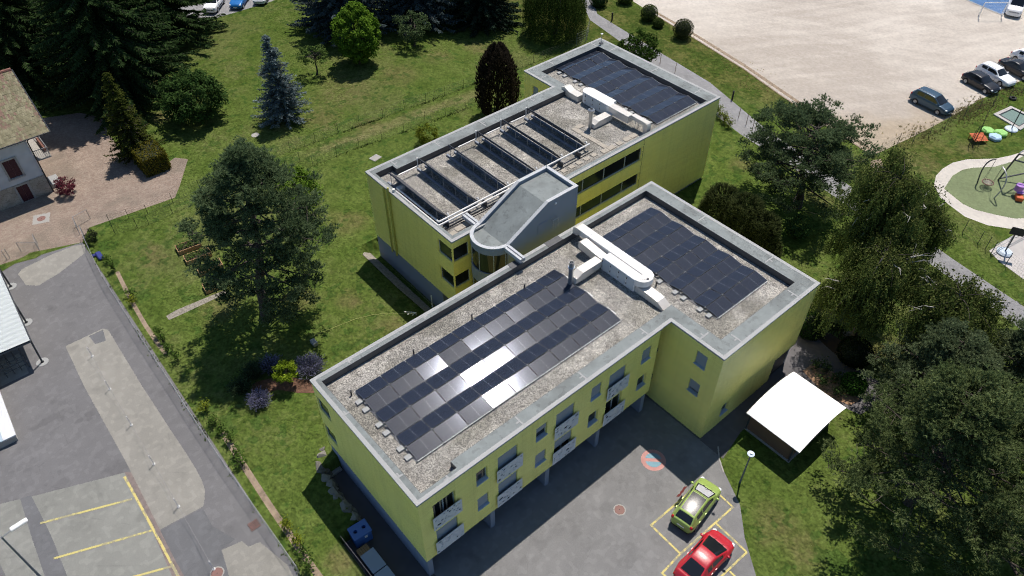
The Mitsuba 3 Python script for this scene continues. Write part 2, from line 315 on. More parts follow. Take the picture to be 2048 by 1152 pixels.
surf('brick_kerb_strip', [(-11.12,18.22),(-10.8,17.94),(-10.99,12.74),(-11.07,10.68),(-11.09,8.49),(-11.65,8.96),(-11.33,13.47)], 'm_brickstrip', WG + .016)
def mark(pts, w, z): return strip(pts, w, z)
for l in ([(-16.41,18.01),(-11.49,15.96)], [(-16.54,15.1),(-11.4,13.05)], [(-13.78,11.07),(-11.35,10.02)]):
    add('bay_line', mark(l, .13, WG + .021), 'm_yellowpaint', 'parking_asphalt')
add('bay_line', mark([(-11.25,17.89),(-11.26,15.66),(-11.3,12.14),(-11.36,8.92)], .15, WG + .025), 'm_yellowpaint', 'parking_asphalt')
# brick paved drive by the old house
surf('brick_drive', [(-11.87,43.87),(-9.21,44.87),(-5.34,43.34),(-4.23,44.97),(3.32,44.17),(4.47,45.72),(6.83,49.29),(5.96,50.38),(4.7,49.79),(3.29,49.37),(3.01,51.79),(2.32,55.21),(2.62,59.49),(3.15,62.44),(1.69,65.0),(-2.81,66.92),(-16.4,58.69),(-21.48,50.94)], 'm_paver', WG + .004)
surf('grass_verge', [(-13.37,43.97),(-11.61,44.85),(-10.09,44.62),(-9.17,44.75),(-8.67,44.66),(-8.33,44.02),(-9.04,43.8),(-10.6,44.23),(-13.53,43.33)], 'm_lawn', WG + .03)
# far car park at the top
surf('far_parking_asphalt', [(17.73,78.05),(20.53,76.93),(25.2,76.72),(30.55,76.69),(50.2,80.68),(30.17,117.17),(12.53,105.72),(16.0,81.76)], 'm_path', WG + .004)
# car park
carpark = Polygon([(0.26,10.05),(8.97,9.72),(27.16,4.56),(21.05,-5.46),(20.33,-5.38),(19.43,-6.68),(18.07,-9.19),(16.46,-10.76),(14.96,-12.73),(11.09,-18.43),(-14.34,0.33),(-7.35,8.63),(-5.31,8.62),(-1.07,10.94)])
carpark = carpark.intersection(sbox(-2.8, -80, 40, 12)).difference(sbox(-2.9, 5.2, -1.18, 12))
struct('car_park', sheet(carpark, .004), 'm_asphalt_yard')
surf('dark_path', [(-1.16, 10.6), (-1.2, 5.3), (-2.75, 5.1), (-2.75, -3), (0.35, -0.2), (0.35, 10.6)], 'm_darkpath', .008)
surf('access_road', [(29.5, 2.5), (36, 2.5), (33.88,-11.09), (30.34,-10.39), (29.4, -6.6), (28.2, -5.75), (22.7, -5.75), (20.0, -6.3), (20.0, -4.0), (20.0, 1), (29.5, 1)], 'm_ramp', .008)
cp = [[(12.58,-8.85),(12.64,-6.39),(17.72,-6.51)],[(17.72,-6.51),(17.59,-8.99),(12.58,-8.85)],[(12.58,-8.85),(10.8,-8.93),(10.8,-10.99)],[(15.86,-9.01),(15.76,-11.45)],[(15.76,-11.45),(13.58,-11.39),(12.17,-11.38)],[(13.98,-11.52),(13.89,-12.99)]]
for l in cp: add('bay_line', mark(l, .13, .012 + .003 * (cp.index(l) % 3)), 'm_yellowpaint', 'car_park')
# painted no-parking disc on the car park
mat('m_paintpink', speck((0.46, 0.24, 0.215), 3, .25, 11.0)); mat('m_paintblue', speck((0.20, 0.34, 0.40), 3, .25, 12.0))
pc = (16.35,-3.29)
add('no_parking_disc', sheet(Point(pc).buffer(.84), .010), 'm_paintpink', 'car_park')
inner = Point(pc).buffer(.56)
pcx, pcy = pc
dirb = np.array([0.71,-0.71]); dirb /= np.linalg.norm(dirb)
bar = LineString([np.array(pc) - dirb * 2, np.array(pc) + dirb * 2]).buffer(.13, cap_style='flat')
add('no_parking_field', sheet(inner.difference(bar).intersection(sbox(pcx - .6, pcy - .6, pcx + .6, pcy + .6)), .014), 'm_paintblue', 'car_park')
# lawn edge kerb by the car park
kpts = [(20.55,-5.46),(19.8,-6.13),(19.19,-6.99),(18.54,-7.91),(17.7,-8.96),(17.03,-9.91),(16.32,-10.86),(15.51,-11.88),(14.96,-12.73)]
add('kerb', strip(kpts[:3], .1, .03), 'm_concrete', 'car_park')
# right-hand footpath, gravel lot, playground
surf('footpath', [(67.7,57.31),(62.99,50.9),(60.29,46.85),(59.25,41.78),(58.37,37.96),(53.28,17.48),(52.19,9.37),(49.24,-5.7),(47.26,-14.98),(45.55,-24.04),(47.75,-23.31),(50.04,-13.79),(51.33,-6.65),(54.8,8.8),(55.91,15.59),(59.38,26.36),(60.5,34.95),(61.46,41.7),(62.3,47.46),(68.78,56.38)], 'm_path', .008)
lot = [(72.36,53.31),(68.85,47.53),(68.03,43.33),(67.36,38.86),(66.37,33.53),(64.84,25.51),(63.17,19.43),(61.79,13.36),(61.09,9.9),(60.21,6.21),(62.52,5.88),(68.62,5.05),(73.69,4.59),(79.24,4.21),(84.89,3.4),(92.85,2.25),(145.12,-4.46),(194.18,34.08),(105.56,76.98)]
surf('gravel_lot', lot, 'm_lot', .008)
add('kerb', strip([(68.03,43.33),(66.37,33.53),(64.84,25.51),(63.17,19.43),(61.79,13.36),(60.21,6.21)], .16, .03), 'm_dirt', 'gravel_lot')
add('pale_verge', strip([(68.89,45.01),(67.22,34.22),(65.63,26.11),(64.1,20.08),(62.58,13.87),(60.89,6.33)], .5, .012), 'm_dirt', 'gravel_lot')
surf('play_path', [(60.14,-0.37),(61.84,0.31),(63.45,0.47),(65.19,0.32),(66.93,-0.37),(69.13,-2.14),(70.81,-2.89),(73.45,-3.75),(90.21,-9.34),(61.44,-18.81),(60.3,-9.39),(59.21,-8.09),(58.15,-6.52),(57.79,-4.6),(58.38,-2.77),(58.84,-1.65)], 'm_palepath', .008)
surf('play_surface', [(60.41,-1.24),(63.07,-0.75),(64.79,-0.91),(65.88,-1.4),(67.75,-2.78),(70.31,-3.62),(72.99,-3.95),(88.0,-10.07),(65.67,-17.42),(61.7,-8.25),(61.0,-7.74),(60.18,-6.27),(59.5,-4.71),(59.49,-3.52),(59.97,-2.31)], 'm_rubbergreen', .012)
surf('ball_court', [(54.78,-8.24),(56.82,-8.49),(58.63,-8.7),(59.88,-9.04),(75.3,-14.24),(56.31,-20.49),(53.37,-11.87),(54.02,-9.55)], 'm_court', .016)
surf('dirt_patch', [(59.3,5.84),(60.38,5.37),(59.03,4.26),(57.97,4.51),(58.28,5.36)], 'm_dirt', .012)
# small beds and bare strips
surf('planting_strip', LineString([(-4.46,37.5),(-4.83,33.58),(-5.02,30.02),(-5.03,27.46),(-4.99,26.44)]).buffer(.16), 'm_dirt', WG + .008)
surf('planting_strip', LineString([(-4.91,16.93),(-4.99,14.15),(-5.07,11.19),(-5.11,9.46),(-5.12,5.99),(-5.09,3.13)]).buffer(.2), 'm_dirt', WG + .008)
surf('mulch_bed', LineString([(-1.15,18.79),(0.16,18.27),(1.1,17.04),(1.97,16.29)]).buffer(.62), 'm_mulch', WG + .012)
scene[numbered('gravel_strip')] = mikit.ply(sheet([(12.3, 26.3), (12.9, 27.0), (13.7, 26.9), (13.78, 15.2), (12.5, 15.2), (12.2, 21)], ('g', .03), .25), 'm_gravelstrip'); labels['gravel_strip'] = {'kind': 'structure'}
surf('stone_path', [(-3.41,30.04),(-2.55,30.16),(0.17,29.89),(1.39,29.74),(1.39,29.29),(0.09,29.35),(-2.54,29.43),(-3.41,29.48)], 'm_gravelstrip', WG + .008)
surf('chip_bed', [(30.69,-5.39),(31.85,-5.49),(31.99,-6.05),(32.36,-7.01),(31.73,-8.33),(31.54,-9.67),(30.51,-9.49),(30.01,-7.76)], 'm_chips', .016)
surf('dark_bed', [(34.5,-3.74),(35.56,-3.73),(35.65,-5.9),(34.94,-7.62),(34.26,-8.45),(33.7,-7.53),(34.09,-5.57)], 'm_soil', .012)
# ==== the two yellow blocks
def facebox(face, u0, u1, z0, z1, d0, d1):
    ax, c = face
    return bb(u0, u1, c + d0, c + d1, z0, z1) if ax == 'y' else bb(c + d0, c + d1, u0, u1, z0, z1)
def window(b, face, u0, u1, z0, z1, blind=1.0, sill=True, mull=(), depth=.16, curtain=False):
    "an opening with frame, pane, roller blind down to the given share, and a metal sill"
    w = add('window', cat([facebox(face, u0, u1, z0, z0 + .06, depth, depth + .06), facebox(face, u0, u1, z1 - .06, z1, depth, depth + .06),
        facebox(face, u0, u0 + .06, z0 + .06, z1 - .06, depth, depth + .06), facebox(face, u1 - .06, u1, z0 + .06, z1 - .06, depth, depth + .06)] +
        [facebox(face, m - .04, m + .04, z0 + .06, z1 - .06, depth - .01, depth + .06) for m in mull]), 'm_frame', b)
    add('pane', facebox(face, u0 + .05, u1 - .05, z0 + .05, z1 - .05, depth + .035, depth + .045), 'm_pane', w)
    if blind > 0:
        zb = z1 - .03 - (z1 - z0 - .08) * blind
        n = max(2, int((z1 - zb) / .09)); zs = np.linspace(zb, z1 - .02, n + 1)
        add('blind', cat([facebox(face, u0 + .03, u1 - .03, a + .006, c, .07, .09) for a, c in zip(zs[:-1], zs[1:])] + [facebox(face, u0 + .03, u1 - .03, zb - .03, z1 - .02, .085, .095)]), 'm_blind', w)
    if curtain:
        add('curtain', cat([facebox(face, u, u + .10, z0 + .1, z1 - .1, depth + .022, depth + .032) for u in np.arange(u0 + .12, u1 - .15, .42)]), 'm_curtain', w)
    if sill: add('sill', facebox(face, u0 - .02, u1 + .02, z0 - .045, z0 + .02, -.07, depth - .005), 'm_sill', w)
    return facebox(face, u0, u1, z0, z1, -.2, .24)
def perf_panel(b, u0, u1, z0, z1, seed):
    "guard panel punched with scattered round and crooked holes"
    r = R(seed); W, Hh = u1 - u0, z1 - z0; holes = []
    for _ in range(90):
        c = r.uniform([.1, .1], [W - .1, Hh - .1]); s = r.choice([.05, .075, .11, .16], p=[.25, .35, .25, .15])
        if any(np.hypot(*(c - h[0])) < s + h[1] + .02 for h in holes): continue
        holes.append((c, s))
    po = sbox(0, 0, W, Hh)
    for c, s in holes:
        k = r.integers(5, 8); a = np.arange(k) * 6.283 / k + r.uniform(-.35, .35, k); po = po.difference(Polygon(np.c_[np.cos(a), np.sin(a) * .8] * s * r.uniform(.8, 1.2, (k, 1)) + c).convex_hull)
    m = prism(po, 0, .04)
    v = np.array(m.vertices); m.vertices = np.c_[u0 + v[:, 0], -.16 + v[:, 2], z0 + v[:, 1]]; m.invert()
    p = add('guard_panel', m, 'm_panelgrey', b)
    add('shade_sheet', bb(u0 + .05, u1 - .05, -.105, -.095, z0 + .05, z1 - .05), 'm_black', p)  # added black sheet, paints the shade seen through the panel holes
    add('bracket', cat([bb(u, u + .04, -.12, .02, z0 + .3, z0 + .36) for u in (u0 + .15, u1 - .2)]), 'm_galv', p)
def parapet(b, outer, inner, zt, zr, joints, gut=.055):
    outer, inner = Polygon(outer), Polygon(inner)
    ring = outer.difference(inner)
    rf = add('roof', sheet(inner, zr), 'm_roofgravel_b', b)
    c = add('coping', prism(ring.buffer(0).difference(outer.boundary.buffer(.20, join_style='mitre')), zt - .05, zt), 'm_coping', rf)
    add('edge_flashing', prism(outer.buffer(gut, join_style='mitre').difference(outer.buffer(-.20, join_style='mitre')), zt - .12, zt + .012), 'm_edge', rf)
    add('parapet_lining', prism(inner.buffer(.012, join_style='mitre').difference(inner.buffer(-.02, join_style='mitre')), zr + .003, zt - .01), 'm_anthracite', rf)
    for (x, y, dx, dy, w) in joints:       # z-shaped cover strips across the coping; (dx, dy) points inwards
        nx, ny = -dy, dx
        a = LineString([(x, y), (x + dx * w, y + dy * w)]).buffer(.055, cap_style='flat')
        e = LineString([(x + dx * .12 - nx * .38, y + dy * .12 - ny * .38), (x + dx * .12, y + dy * .12)]).buffer(.05, cap_style='square')
        f = LineString([(x + dx * w * .55, y + dy * w * .55), (x + dx * w * .55 + nx * .22, y + dy * w * .55 + ny * .22)]).buffer(.05, cap_style='square')
        add('joint_strip', prism(shapely.union_all([a, e, f]), zt + .002, zt + .016), 'm_joint', rf)
    return rf
# ---- near block
NB = thing('apartment_building', 'yellow flat-roofed block on pillars in the foreground, with perforated guard panels at its windows', 'building')
W1, L1, XI, YW, H1 = 10.92, 30.43, 20.13, -4.24, 8.5
out1 = [(0, 0), (19.18, 0), (19.18, .02), (20.13, .02), (20.13, -4.24), (30.43, -4.24), (30.43, 10.92), (0, 10.92)]
in1 = [(.55, .42), (2.95, .42), (2.95, .95), (21.25, .95), (21.25, -3.1), (29.25, -3.1), (29.25, 10.42), (.45, 10.42)]
F1, FX, FY, FA = ('y', 0.0), ('x', XI), ('y', YW), ('x', 0.0)
cuts = []
small = [(3.89, 4.71), (8.42, 9.30), (13.0, 13.88), (17.62, 18.48)]
for k, (a, b_) in enumerate(small):
    up, lo = [0, .45, 1, 1][k], [1, 1, 0, 0][k]
    cuts.append(window(NB, F1, a, b_, 6.18, 7.42, up, curtain=(k == 0))); cuts.append(window(NB, F1, a, b_, 3.42, 4.62, lo))
for k, (a, b_) in enumerate([(.9, 2.4), (5.47, 6.97), (10.03, 11.55), (14.59, 16.1)]):
    up, lo = [0, .78, 1, 1][k], [1, 1, .45, 0][k]
    cuts.append(window(NB, F1, a, b_, 5.12, 7.36, up, False, (((a + b_) / 2),), curtain=(k == 0)))
    cuts.append(window(NB, F1, a, b_, 2.42, 4.58, lo, False, (((a + b_) / 2),)))
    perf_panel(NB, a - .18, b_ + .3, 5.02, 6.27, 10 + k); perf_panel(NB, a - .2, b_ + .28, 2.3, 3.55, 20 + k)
cuts.append(window(NB, FX, -3.16, -2.3, 6.45, 7.66, 1)); cuts.append(window(NB, FX, -3.16, -2.3, 3.7, 4.88, .75))
cuts.append(window(NB, FY, 21.93, 22.75, 1.05, 2.16, 0))
cuts.append(window(NB, FA, 9.35, 10.75, 5.85, 7.2, 0, False, depth=.08)); cuts.append(window(NB, FA, 9.45, 10.8, 3.0, 4.3, 0, False, depth=.08))
bar = prism([(0, 0), (19.16, 0), (19.16, .75), (20.2, .75), (20.2, 10.92), (0, 10.92)], 2.0, 8.4)
wing = prism([(XI, YW), (L1, YW), (L1, W1), (XI, W1)], 2.3, 8.4)
wing_low = prism([(XI, YW), (27.9, YW), (27.9, W1), (XI, W1)], 0, 2.3)
body = tm(mf(bar) + mf(wing) + mf(wing_low))
body = cut(body, cuts + [prism(in1, 7.95, 9)])
add('wall', body, 'm_facade', NB)
add('soffit', prism([(.03, .03), (19.1, .03), (19.1, 5), (.03, 5)], 1.97, 2.0), 'm_plinth', NB)
for b_ in (bb(.06, .4, 1.3, 10.9, 0, 1.99), bb(.4, 20.1, 4.9, 5.1, 0, 1.98), bb(27.92, 30.2, -4.0, -3.8, 0, 2.29), bb(30.2, 30.38, -4.0, 10.8, 0, 2.29)): add('ground_floor_wall', b_, 'm_plinth', NB)
add('garage_door', cat([bb(28.0, 30.0, -4.06, -4.0, .02 + .22 * k, .22 + .22 * k) for k in range(10)]), 'm_anthracite', NB)
for x in (.06, 4.83, 9.41, 14.03, 18.52): add('pillar', cb(x, x + .36, .04, 1.3, 0, 1.99, .015), 'm_plinth', NB)
# dark glazed slot between bar and wing
sl = add('slot_glazing', cat([bb(19.22, 20.1, .70, .72, 2.05, 7.9)]), 'm_pane', NB)
add('slot_panel', cat([bb(19.2, 20.11, .55, .69, z, z + .5) for z in (2.1, 4.9, 7.7)] + [bb(19.62, 19.66, .6, .7, 2.6, 7.7)]), 'm_anthracite', sl)
j1 = [(2.2, 0, 0, 1, .42), (7.55, 0, 0, 1, .9), (12.6, 0, 0, 1, .9), (18.1, 0, 0, 1, .9), (20.13, -2.2, 1, 0, 1.0), (22.1, -4.24, 0, 1, 1.0), (28.2, -4.24, 0, 1, 1.0), (30.43, -.6, -1, 0, 1.1), (30.43, 5.4, -1, 0, 1.1),
      (0, 2.0, 1, 0, .5), (0, 7.4, 1, 0, .5), (2.5, 10.92, 0, -1, .45), (8.2, 10.92, 0, -1, .45), (13.4, 10.92, 0, -1, .45)]
RF1 = parapet(NB, out1, in1, H1, 7.97, j1)
for x0, x1 in ((15.55, 16.2), (19.0, 20.35)): add('roof_access_kerb', cat([bb(x0, x1, 10.4, 10.98, 8.5, 8.53)]), 'm_anthracite', RF1)
# ---- far block
FB_ = thing('apartment_building', 'yellow flat-roofed block behind, with tilted black thermal collectors and all-black solar modules on its roof', 'building')
X0, Y0, Y1, X1, XI2, YW2, H2 = 13.83, 15.04, 26.19, 44.12, 33.97, 30.07, 8.92
out2 = [(X0, Y0), (X1, Y0), (X1, YW2), (XI2, YW2), (XI2, Y1), (X0, Y1)]
in2 = [(14.27, 15.55), (42.75, 15.42), (42.75, 29.0), (35.1, 28.95), (35.1, 24.9), (15.9, 24.9), (15.9, 25.5), (14.27, 25.5)]
GA, GY, GW = ('x', X0), ('y', Y0), ('x', XI2)
cuts = []
for z0, z1 in ((6.78, 8.12), (4.12, 5.4)):
    cuts.append(window(FB_, GA, 15.16, 16.83, z0, z1, 0, False, depth=.1)); cuts.append(window(FB_, GY, 13.93, 15.3, z0 + .1, z1 + .06, 0, False, depth=.1))
cuts.append(window(FB_, GY, 22.9, 34.0, 6.72, 8.06, 0, False, (24.7, 27.1, 29.55, 32.05), depth=.12)); cuts.append(window(FB_, GY, 22.9, 34.0, 4.2, 5.42, 0, False, (24.7, 27.1, 29.55, 32.05), depth=.12))
cuts.append(window(FB_, GW, 28.1, 28.87, 6.92, 7.95, 1))
body = tm(mf(prism([(X0, Y0), (34.0, Y0), (34.0, Y1), (X0, Y1)], 2.45, 8.82)) + mf(prism([(33.95, Y0), (X1, Y0), (X1, YW2), (33.95, YW2)], .25, 8.82)))
add('wall', cut(body, cuts + [prism(in2, 8.4, 9.5)]), 'm_facade', FB_)
add('plinth', cat([bb(X0 + .03, X0 + .4, 16.8, 26.1, -.3, 2.44), bb(X0 + .4, 34, 19.9, 26.1, -.3, 2.43), bb(34.1, 44.0, 15.12, 29.9, -.8, .24)]), 'm_plinth', FB_)
add('vertical_seam', bb(34.13, 34.17, Y0 - .012, Y0 + .01, .3, 8.7), 'm_anthracite', FB_)
j2 = [(16.1, Y1, 0, -1, 1.1), (20.4, Y1, 0, -1, 1.1), (25.2, Y1, 0, -1, 1.1), (31.0, Y1, 0, -1, 1.1), (XI2, 28.0, 1, 0, .95), (36.9, YW2, 0, -1, .95), (42.6, YW2, 0, -1, .95), (X1, 27.6, -1, 0, 1.25), (X1, 22.2, -1, 0, 1.25), (X1, 17.0, -1, 0, 1.25), (X0, 20.2, 1, 0, .42)]
RF2 = parapet(FB_, out2, in2, H2, 8.42, j2)
for nm, (y, r) in {'rain_pipe': (22.95, .09), 'rain_pipe_2': (23.6, .07)}.items():
    add('rain_pipe', tube([(X0 - .10, y, 2.3), (X0 - .10, y, 8.75 + (r > .08) * .35), (X0 - .06, y, 8.85 + (r > .08) * .35)], r, 8), 'm_facadepipe' if 'm_facadepipe' in scene else plain('m_facadepipe', (0.42, 0.40, 0.10), .5), FB_)
# paving slabs lying on the far roof
for (x0, x1, y0, y1) in [(26.0, 26.5, 16.3, 16.72), (26.85, 27.35, 16.3, 16.72), (27.68, 28.18, 16.3, 16.72), (28.55, 29.05, 16.3, 16.72), (29.4, 29.9, 16.3, 16.72), (32.2, 32.75, 16.1, 16.55), (33.05, 33.8, 16.1, 16.6), (33.82, 34.6, 16.1, 16.6),
    (30.4, 31.1, 16.08, 16.58), (31.12, 31.9, 16.08, 16.58), (30.95, 31.4, 16.6, 17.5), (30.95, 31.4, 17.52, 18.5), (30.9, 31.35, 18.52, 19.5), (30.9, 31.35, 19.52, 20.5), (31.37, 32.1, 20.1, 20.6), (14.55, 15.1, 15.95, 16.4), (15.15, 15.8, 16.1, 16.6), (15.82, 16.45, 16.1, 16.6)]:
    add('paving_slab', cb(x0, x1, y0, y1, 8.425, 8.475, .01), 'm_slab', RF2)
# ---- the grey stair tower between the blocks
ST = thing('stair_tower', 'blue-grey stair tower between the two blocks with sloping roof and round glazed front', 'stair tower')
ang = np.linspace(math.pi / 2, 3 * math.pi / 2, 25)
def drum(r): return Polygon([(16.6 + r * math.cos(a), 13.72 + r * math.sin(a)) for a in ang])
plan = shapely.union_all([drum(1.69), sbox(16.6, 12.03, 23.25, 15.41)])
prof = [(14.0, 0), (23.3, 0), (23.3, 10.95), (20.3, 10.95), (16.55, 9.0), (14.0, 9.0)]
v = prism(prof, 11, 17); vv = np.array(v.vertices); v.vertices = np.c_[vv[:, 0], vv[:, 2], vv[:, 1]]; v.invert()
solid = mf(prism(plan, -.3, 12)) ^ mf(v)
hol = mf(prism(plan.buffer(-.24, join_style='mitre'), 5, 12)) - mf((lambda w: (w.apply_translation([0, 0, -.27]), w)[1])(v.copy()))
glassring = mf(prism(plan.buffer(.3).difference(plan.buffer(-.1)), 6.55, 8.35)) ^ mf(bb(14, 16.5, 11, 17, 6, 9))
glassring2 = mf(prism(plan.buffer(.3).difference(plan.buffer(-.1)), 3.4, 5.4)) ^ mf(bb(14, 16.5, 11, 17, 3, 6))
add('wall', tm(solid - hol - glassring - glassring2), 'm_tower', ST)
rl = mf(prism(plan.buffer(-.243, join_style='mitre'), 5, 12)) ^ (mf((lambda w: (w.apply_translation([0, 0, -.262]), w)[1])(v.copy())) - mf((lambda w: (w.apply_translation([0, 0, -.5]), w)[1])(v.copy())))
add('roof', tm(rl), 'm_coping', ST)
rim = mf(prism(plan.buffer(.02).difference(plan.buffer(-.25, join_style='mitre')), 5, 12)) ^ (mf((lambda w: (w.apply_translation([0, 0, .025]), w)[1])(v.copy())) - mf((lambda w: (w.apply_translation([0, 0, -.03]), w)[1])(v.copy())))
plain('m_towerrim', (0.40, 0.42, 0.44), .6)
add('rim', tm(rim), 'm_towerrim', ST)
gr = [drum(1.63).exterior.coords]
for z0, z1 in ((6.5, 8.4), (3.35, 5.45)):
    gl = add('curved_glazing', tm(mf(prism(drum(1.60).difference(drum(1.585)), z0, z1)) ^ mf(bb(14, 16.49, 11, 17, 0, 12))), 'm_pane', ST, smooth=30)
    for a in np.radians([110, 150, 190, 230, 262]): add('mullion', cyl(16.6 + 1.62 * math.cos(a), 13.72 + 1.62 * math.sin(a), z0, z1, .035, 6), 'm_frame', gl)
for x in (16.17, 16.45):
    add('fin', cb(x, x + .2, 15.42, 16.85, 8.72, 9.03, .01), 'm_towerrim', ST); add('fin', cb(x, x + .2, 10.32, 12.02, 8.72, 9.03, .01), 'm_towerrim', ST)
add('access_hatch', bb(19.35, 20.2, 12.0, 12.035, 8.55, 9.35), 'm_plinth', ST)
add('wall_light', cat([bb(20.95, 21.1, 11.96, 12.03, 10.45, 10.57)]), 'm_white', ST)
add('handrail', cat([seg((20.6, 11.75, 8.5), (20.6, 11.75, 9.3), .025), seg((20.6, 11.75, 9.3), (21.1, 11.75, 9.3), .025), seg((21.1, 11.75, 9.3), (21.1, 11.75, 8.5), .025), seg((20.6, 11.75, 9.3), (20.6, 12.02, 9.3), .025)]), 'm_galv', ST)
for nm, (x, y, z0, z1) in {'a': (23.0, 15.2, 10.9, 12.0)}.items(): add('lightning_rod', cyl(x, y, z0, z1, .02, 6), 'm_anthracite', ST)
# ==== things on the roofs
PVU = None
def pv_dict():
    L, W, t = 1.76, 1.03, .035
    top = [(0, 0, t), (L, 0, t), (L, W, t), (0, W, t)]; bot = [(x, y, 0) for x, y, _ in top]
    v = top + bot; uv = [(0, 0), (L, 0), (L, W), (0, W)] * 2
    f = [(0, 1, 2), (0, 2, 3)]
    m = trimesh.Trimesh(v, f, process=False)
    return mikit.ply(m, 'm_pv', uv=np.array(uv)[:4]) if 0 else (np.array(v), f, uv)
vv, ff, uu = pv_dict()
side = [(0, 4, 5), (0, 5, 1), (1, 5, 6), (1, 6, 2), (2, 6, 7), (2, 7, 3), (3, 7, 4), (3, 4, 0)]
# the module's face and its thin black edge in one mesh: the edge takes the uv of the rim
PV = mikit.ply(trimesh.Trimesh(np.vstack([vv[:4], vv[:4], vv[4:]]), np.array(ff + [tuple(i + 4 for i in t) for t in side]), process=False), 'm_pv', uv=np.array(uu[:4] + [(.4, .4)] * 8))
def pv_array(key, x0, ncol, y_hi, nrow, zr, seed, px=1.817, pyy=1.072, skip=()):
    r = R(seed); t = math.radians(10); zl = zr + .10; rise = 1.03 * math.sin(t)
    add('rail', cat([bb(x0 + c * px - .03, x0 + c * px + .03, y_hi - nrow * pyy, y_hi, zr + .02, zr + .06) for c in range(ncol + 1)]), 'm_galv', key)
    for k in range(nrow):
        ya = y_hi - (k + 1) * pyy + .02       # lower y edge of the row
        for c in range(ncol):
            if (k, c) in skip: continue
            a = (-10 if k % 2 == 0 else 10) + r.normal(0, .5)
            z = zl + (rise if k % 2 == 0 else 0)
            M = T().translate([x0 + c * px + .028, ya, z]).rotate([1, 0, 0], a).rotate([0, 1, 0], r.normal(0, .45))
            add('module', PV, None, key, to_world=M)
            if k % 2 == 1:
                M2 = [x0 + c * px - .05, x0 + c * px + .07]
        if k % 2 == 1:
            yr = y_hi - k * pyy + .01; yl = y_hi - (k + 1) * pyy
            add('clamp', cat([bb(x0 + c * px - .06, x0 + c * px + .06, yr - .022, yr + .022, zl + rise + .01, zl + rise + .045) for c in range(ncol + 1)] + [bb(x0 + c * px - .05, x0 + c * px + .05, yl - .03, yl + .02, zl + .02, zl + .05) for c in range(ncol + 1)]), 'm_clip', key)
            for dy in (.32, -.42):
                add('ballast_block', cb(x0 - .42, x0 - .02, yr + dy - .28, yr + dy + .05, zr + .01, zr + .13, .012), 'm_block', key)
            # end plate closing the gable of the pair
            g_ = Polygon([(yl + .02, zl - .06), (yr + pyy - .03, zl - .06), (yr + pyy - .03, zl + .02), (yr, zl + rise + .02), (yl + .02, zl + .02)])
            m = prism(g_, 0, .012); q = np.array(m.vertices); m.vertices = np.c_[q[:, 2] + x0 + ncol * px + .01, q[:, 0], q[:, 1]]
            add('end_plate', m, 'm_galv', key)
            add('foot_strip', bb(x0 + ncol * px + .03, x0 + ncol * px + .24, yr - .42, yr + .42, zr + .02, zr + .06), 'm_galv', key)
        if k % 2 == 1 and k == nrow - 1: add('edge_strip', bb(x0 + .02, x0 + ncol * px, y_hi - nrow * pyy - .03, y_hi - nrow * pyy, zl - .02, zl + .03), 'm_metal_white', key)
A1 = thing('solar_array', 'large solar array of alternating matt black and glinting silvery rows on the near roof', 'solar array')
pv_array(A1, 1.68, 9, 8.83, 6, 7.97, 1)
A2 = thing('solar_array', 'solar array on the wing of the near roof, right of the white duct', 'solar array')
pv_array(A2, 22.95, 3, 9.12, 10, 7.97, 2)
A3 = thing('solar_array', 'evenly dark solar array at the far end of the rear roof', 'solar array')
pv_array(A3, 36.95, 3, 29.05, 12, 8.42, 3)
# small black vent pipes standing on the near roof
vp = lathe([(0, .0), (.05, .0), (.05, .34), (.062, .34), (.062, .42), (0, .42)], 0, 0, 0, 10); vpd = mikit.ply(vp, 'm_dark', smooth=30)
vps = [(1.42,8.76),(6.12,8.96),(10.77,8.94),(15.27,8.84),(22.28,3.14)]
names = ['leftmost of the four black vent pipes along the back edge of the near solar array', 'second black vent pipe from the left along the near solar array', 'third black vent pipe from the left along the near solar array', 'rightmost of the four black vent pipes along the near solar array, nearest the flue', 'small black vent pipe between the rounded duct end and the wing solar array']
for (x, y), nm in zip(vps, names): tag(add('vent_pipe', vpd, None, to_world=T().translate([x, y, 7.97])), nm, 'vent pipe')
# ---- ventilation plant, near roof
def doors(key, x, y0, y1, z0, z1, n):
    dy = (y1 - y0) / n
    for k in range(n):
        d = add('door', bb(x - .025, x, y0 + k * dy + .03, y0 + (k + 1) * dy - .03, z0 + .06, z1 - .08), 'm_ductface', key)
        add('handle', cat([bb(x - .06, x - .02, y0 + (k + .85) * dy, y0 + (k + .85) * dy + .05, z0 + zz, z0 + zz + .14) for zz in (.3, .75)]), 'm_dark', d)
plain('m_duct', (0.60, 0.575, 0.53), .36, metallic=.25); plain('m_ductface', (0.42, 0.47, 0.50), .45); plain('m_ducttop', (0.70, 0.69, 0.67), .4)
def duct(key, pts, w, name='duct'): pass
VU = thing('ventilation_unit', 'white rooftop ventilation unit with u-shaped duct and rounded end on the near roof', 'ventilation unit')
add('housing', cb(20.6, 21.36, 3.72, 6.78, 8.02, 9.13, .02), 'm_ducttop', VU); doors(VU, 20.6, 3.74, 6.76, 8.05, 9.12, 4)
U = shapely.union_all([Polygon([(21.36 + .74 * math.cos(a), 3.72 + .74 * math.sin(a)) for a in np.linspace(math.pi, 2 * math.pi, 19)]), sbox(21.39, 3.70, 22.1, 9.7)])
up = prism(U, 8.68, 9.18)
add('duct', up, 'm_ducttop', VU, smooth=25)
el = prism([(9.7, 8.68), (9.7, 9.18), (10.2, 9.18), (10.42, 9.08), (10.5, 8.9), (10.5, 8.5), (10.05, 8.5), (10.0, 8.68)], 21.39, 22.1); q = np.array(el.vertices); el.vertices = np.c_[q[:, 2], q[:, 0], q[:, 1]]
add('duct', el, 'm_duct', VU)
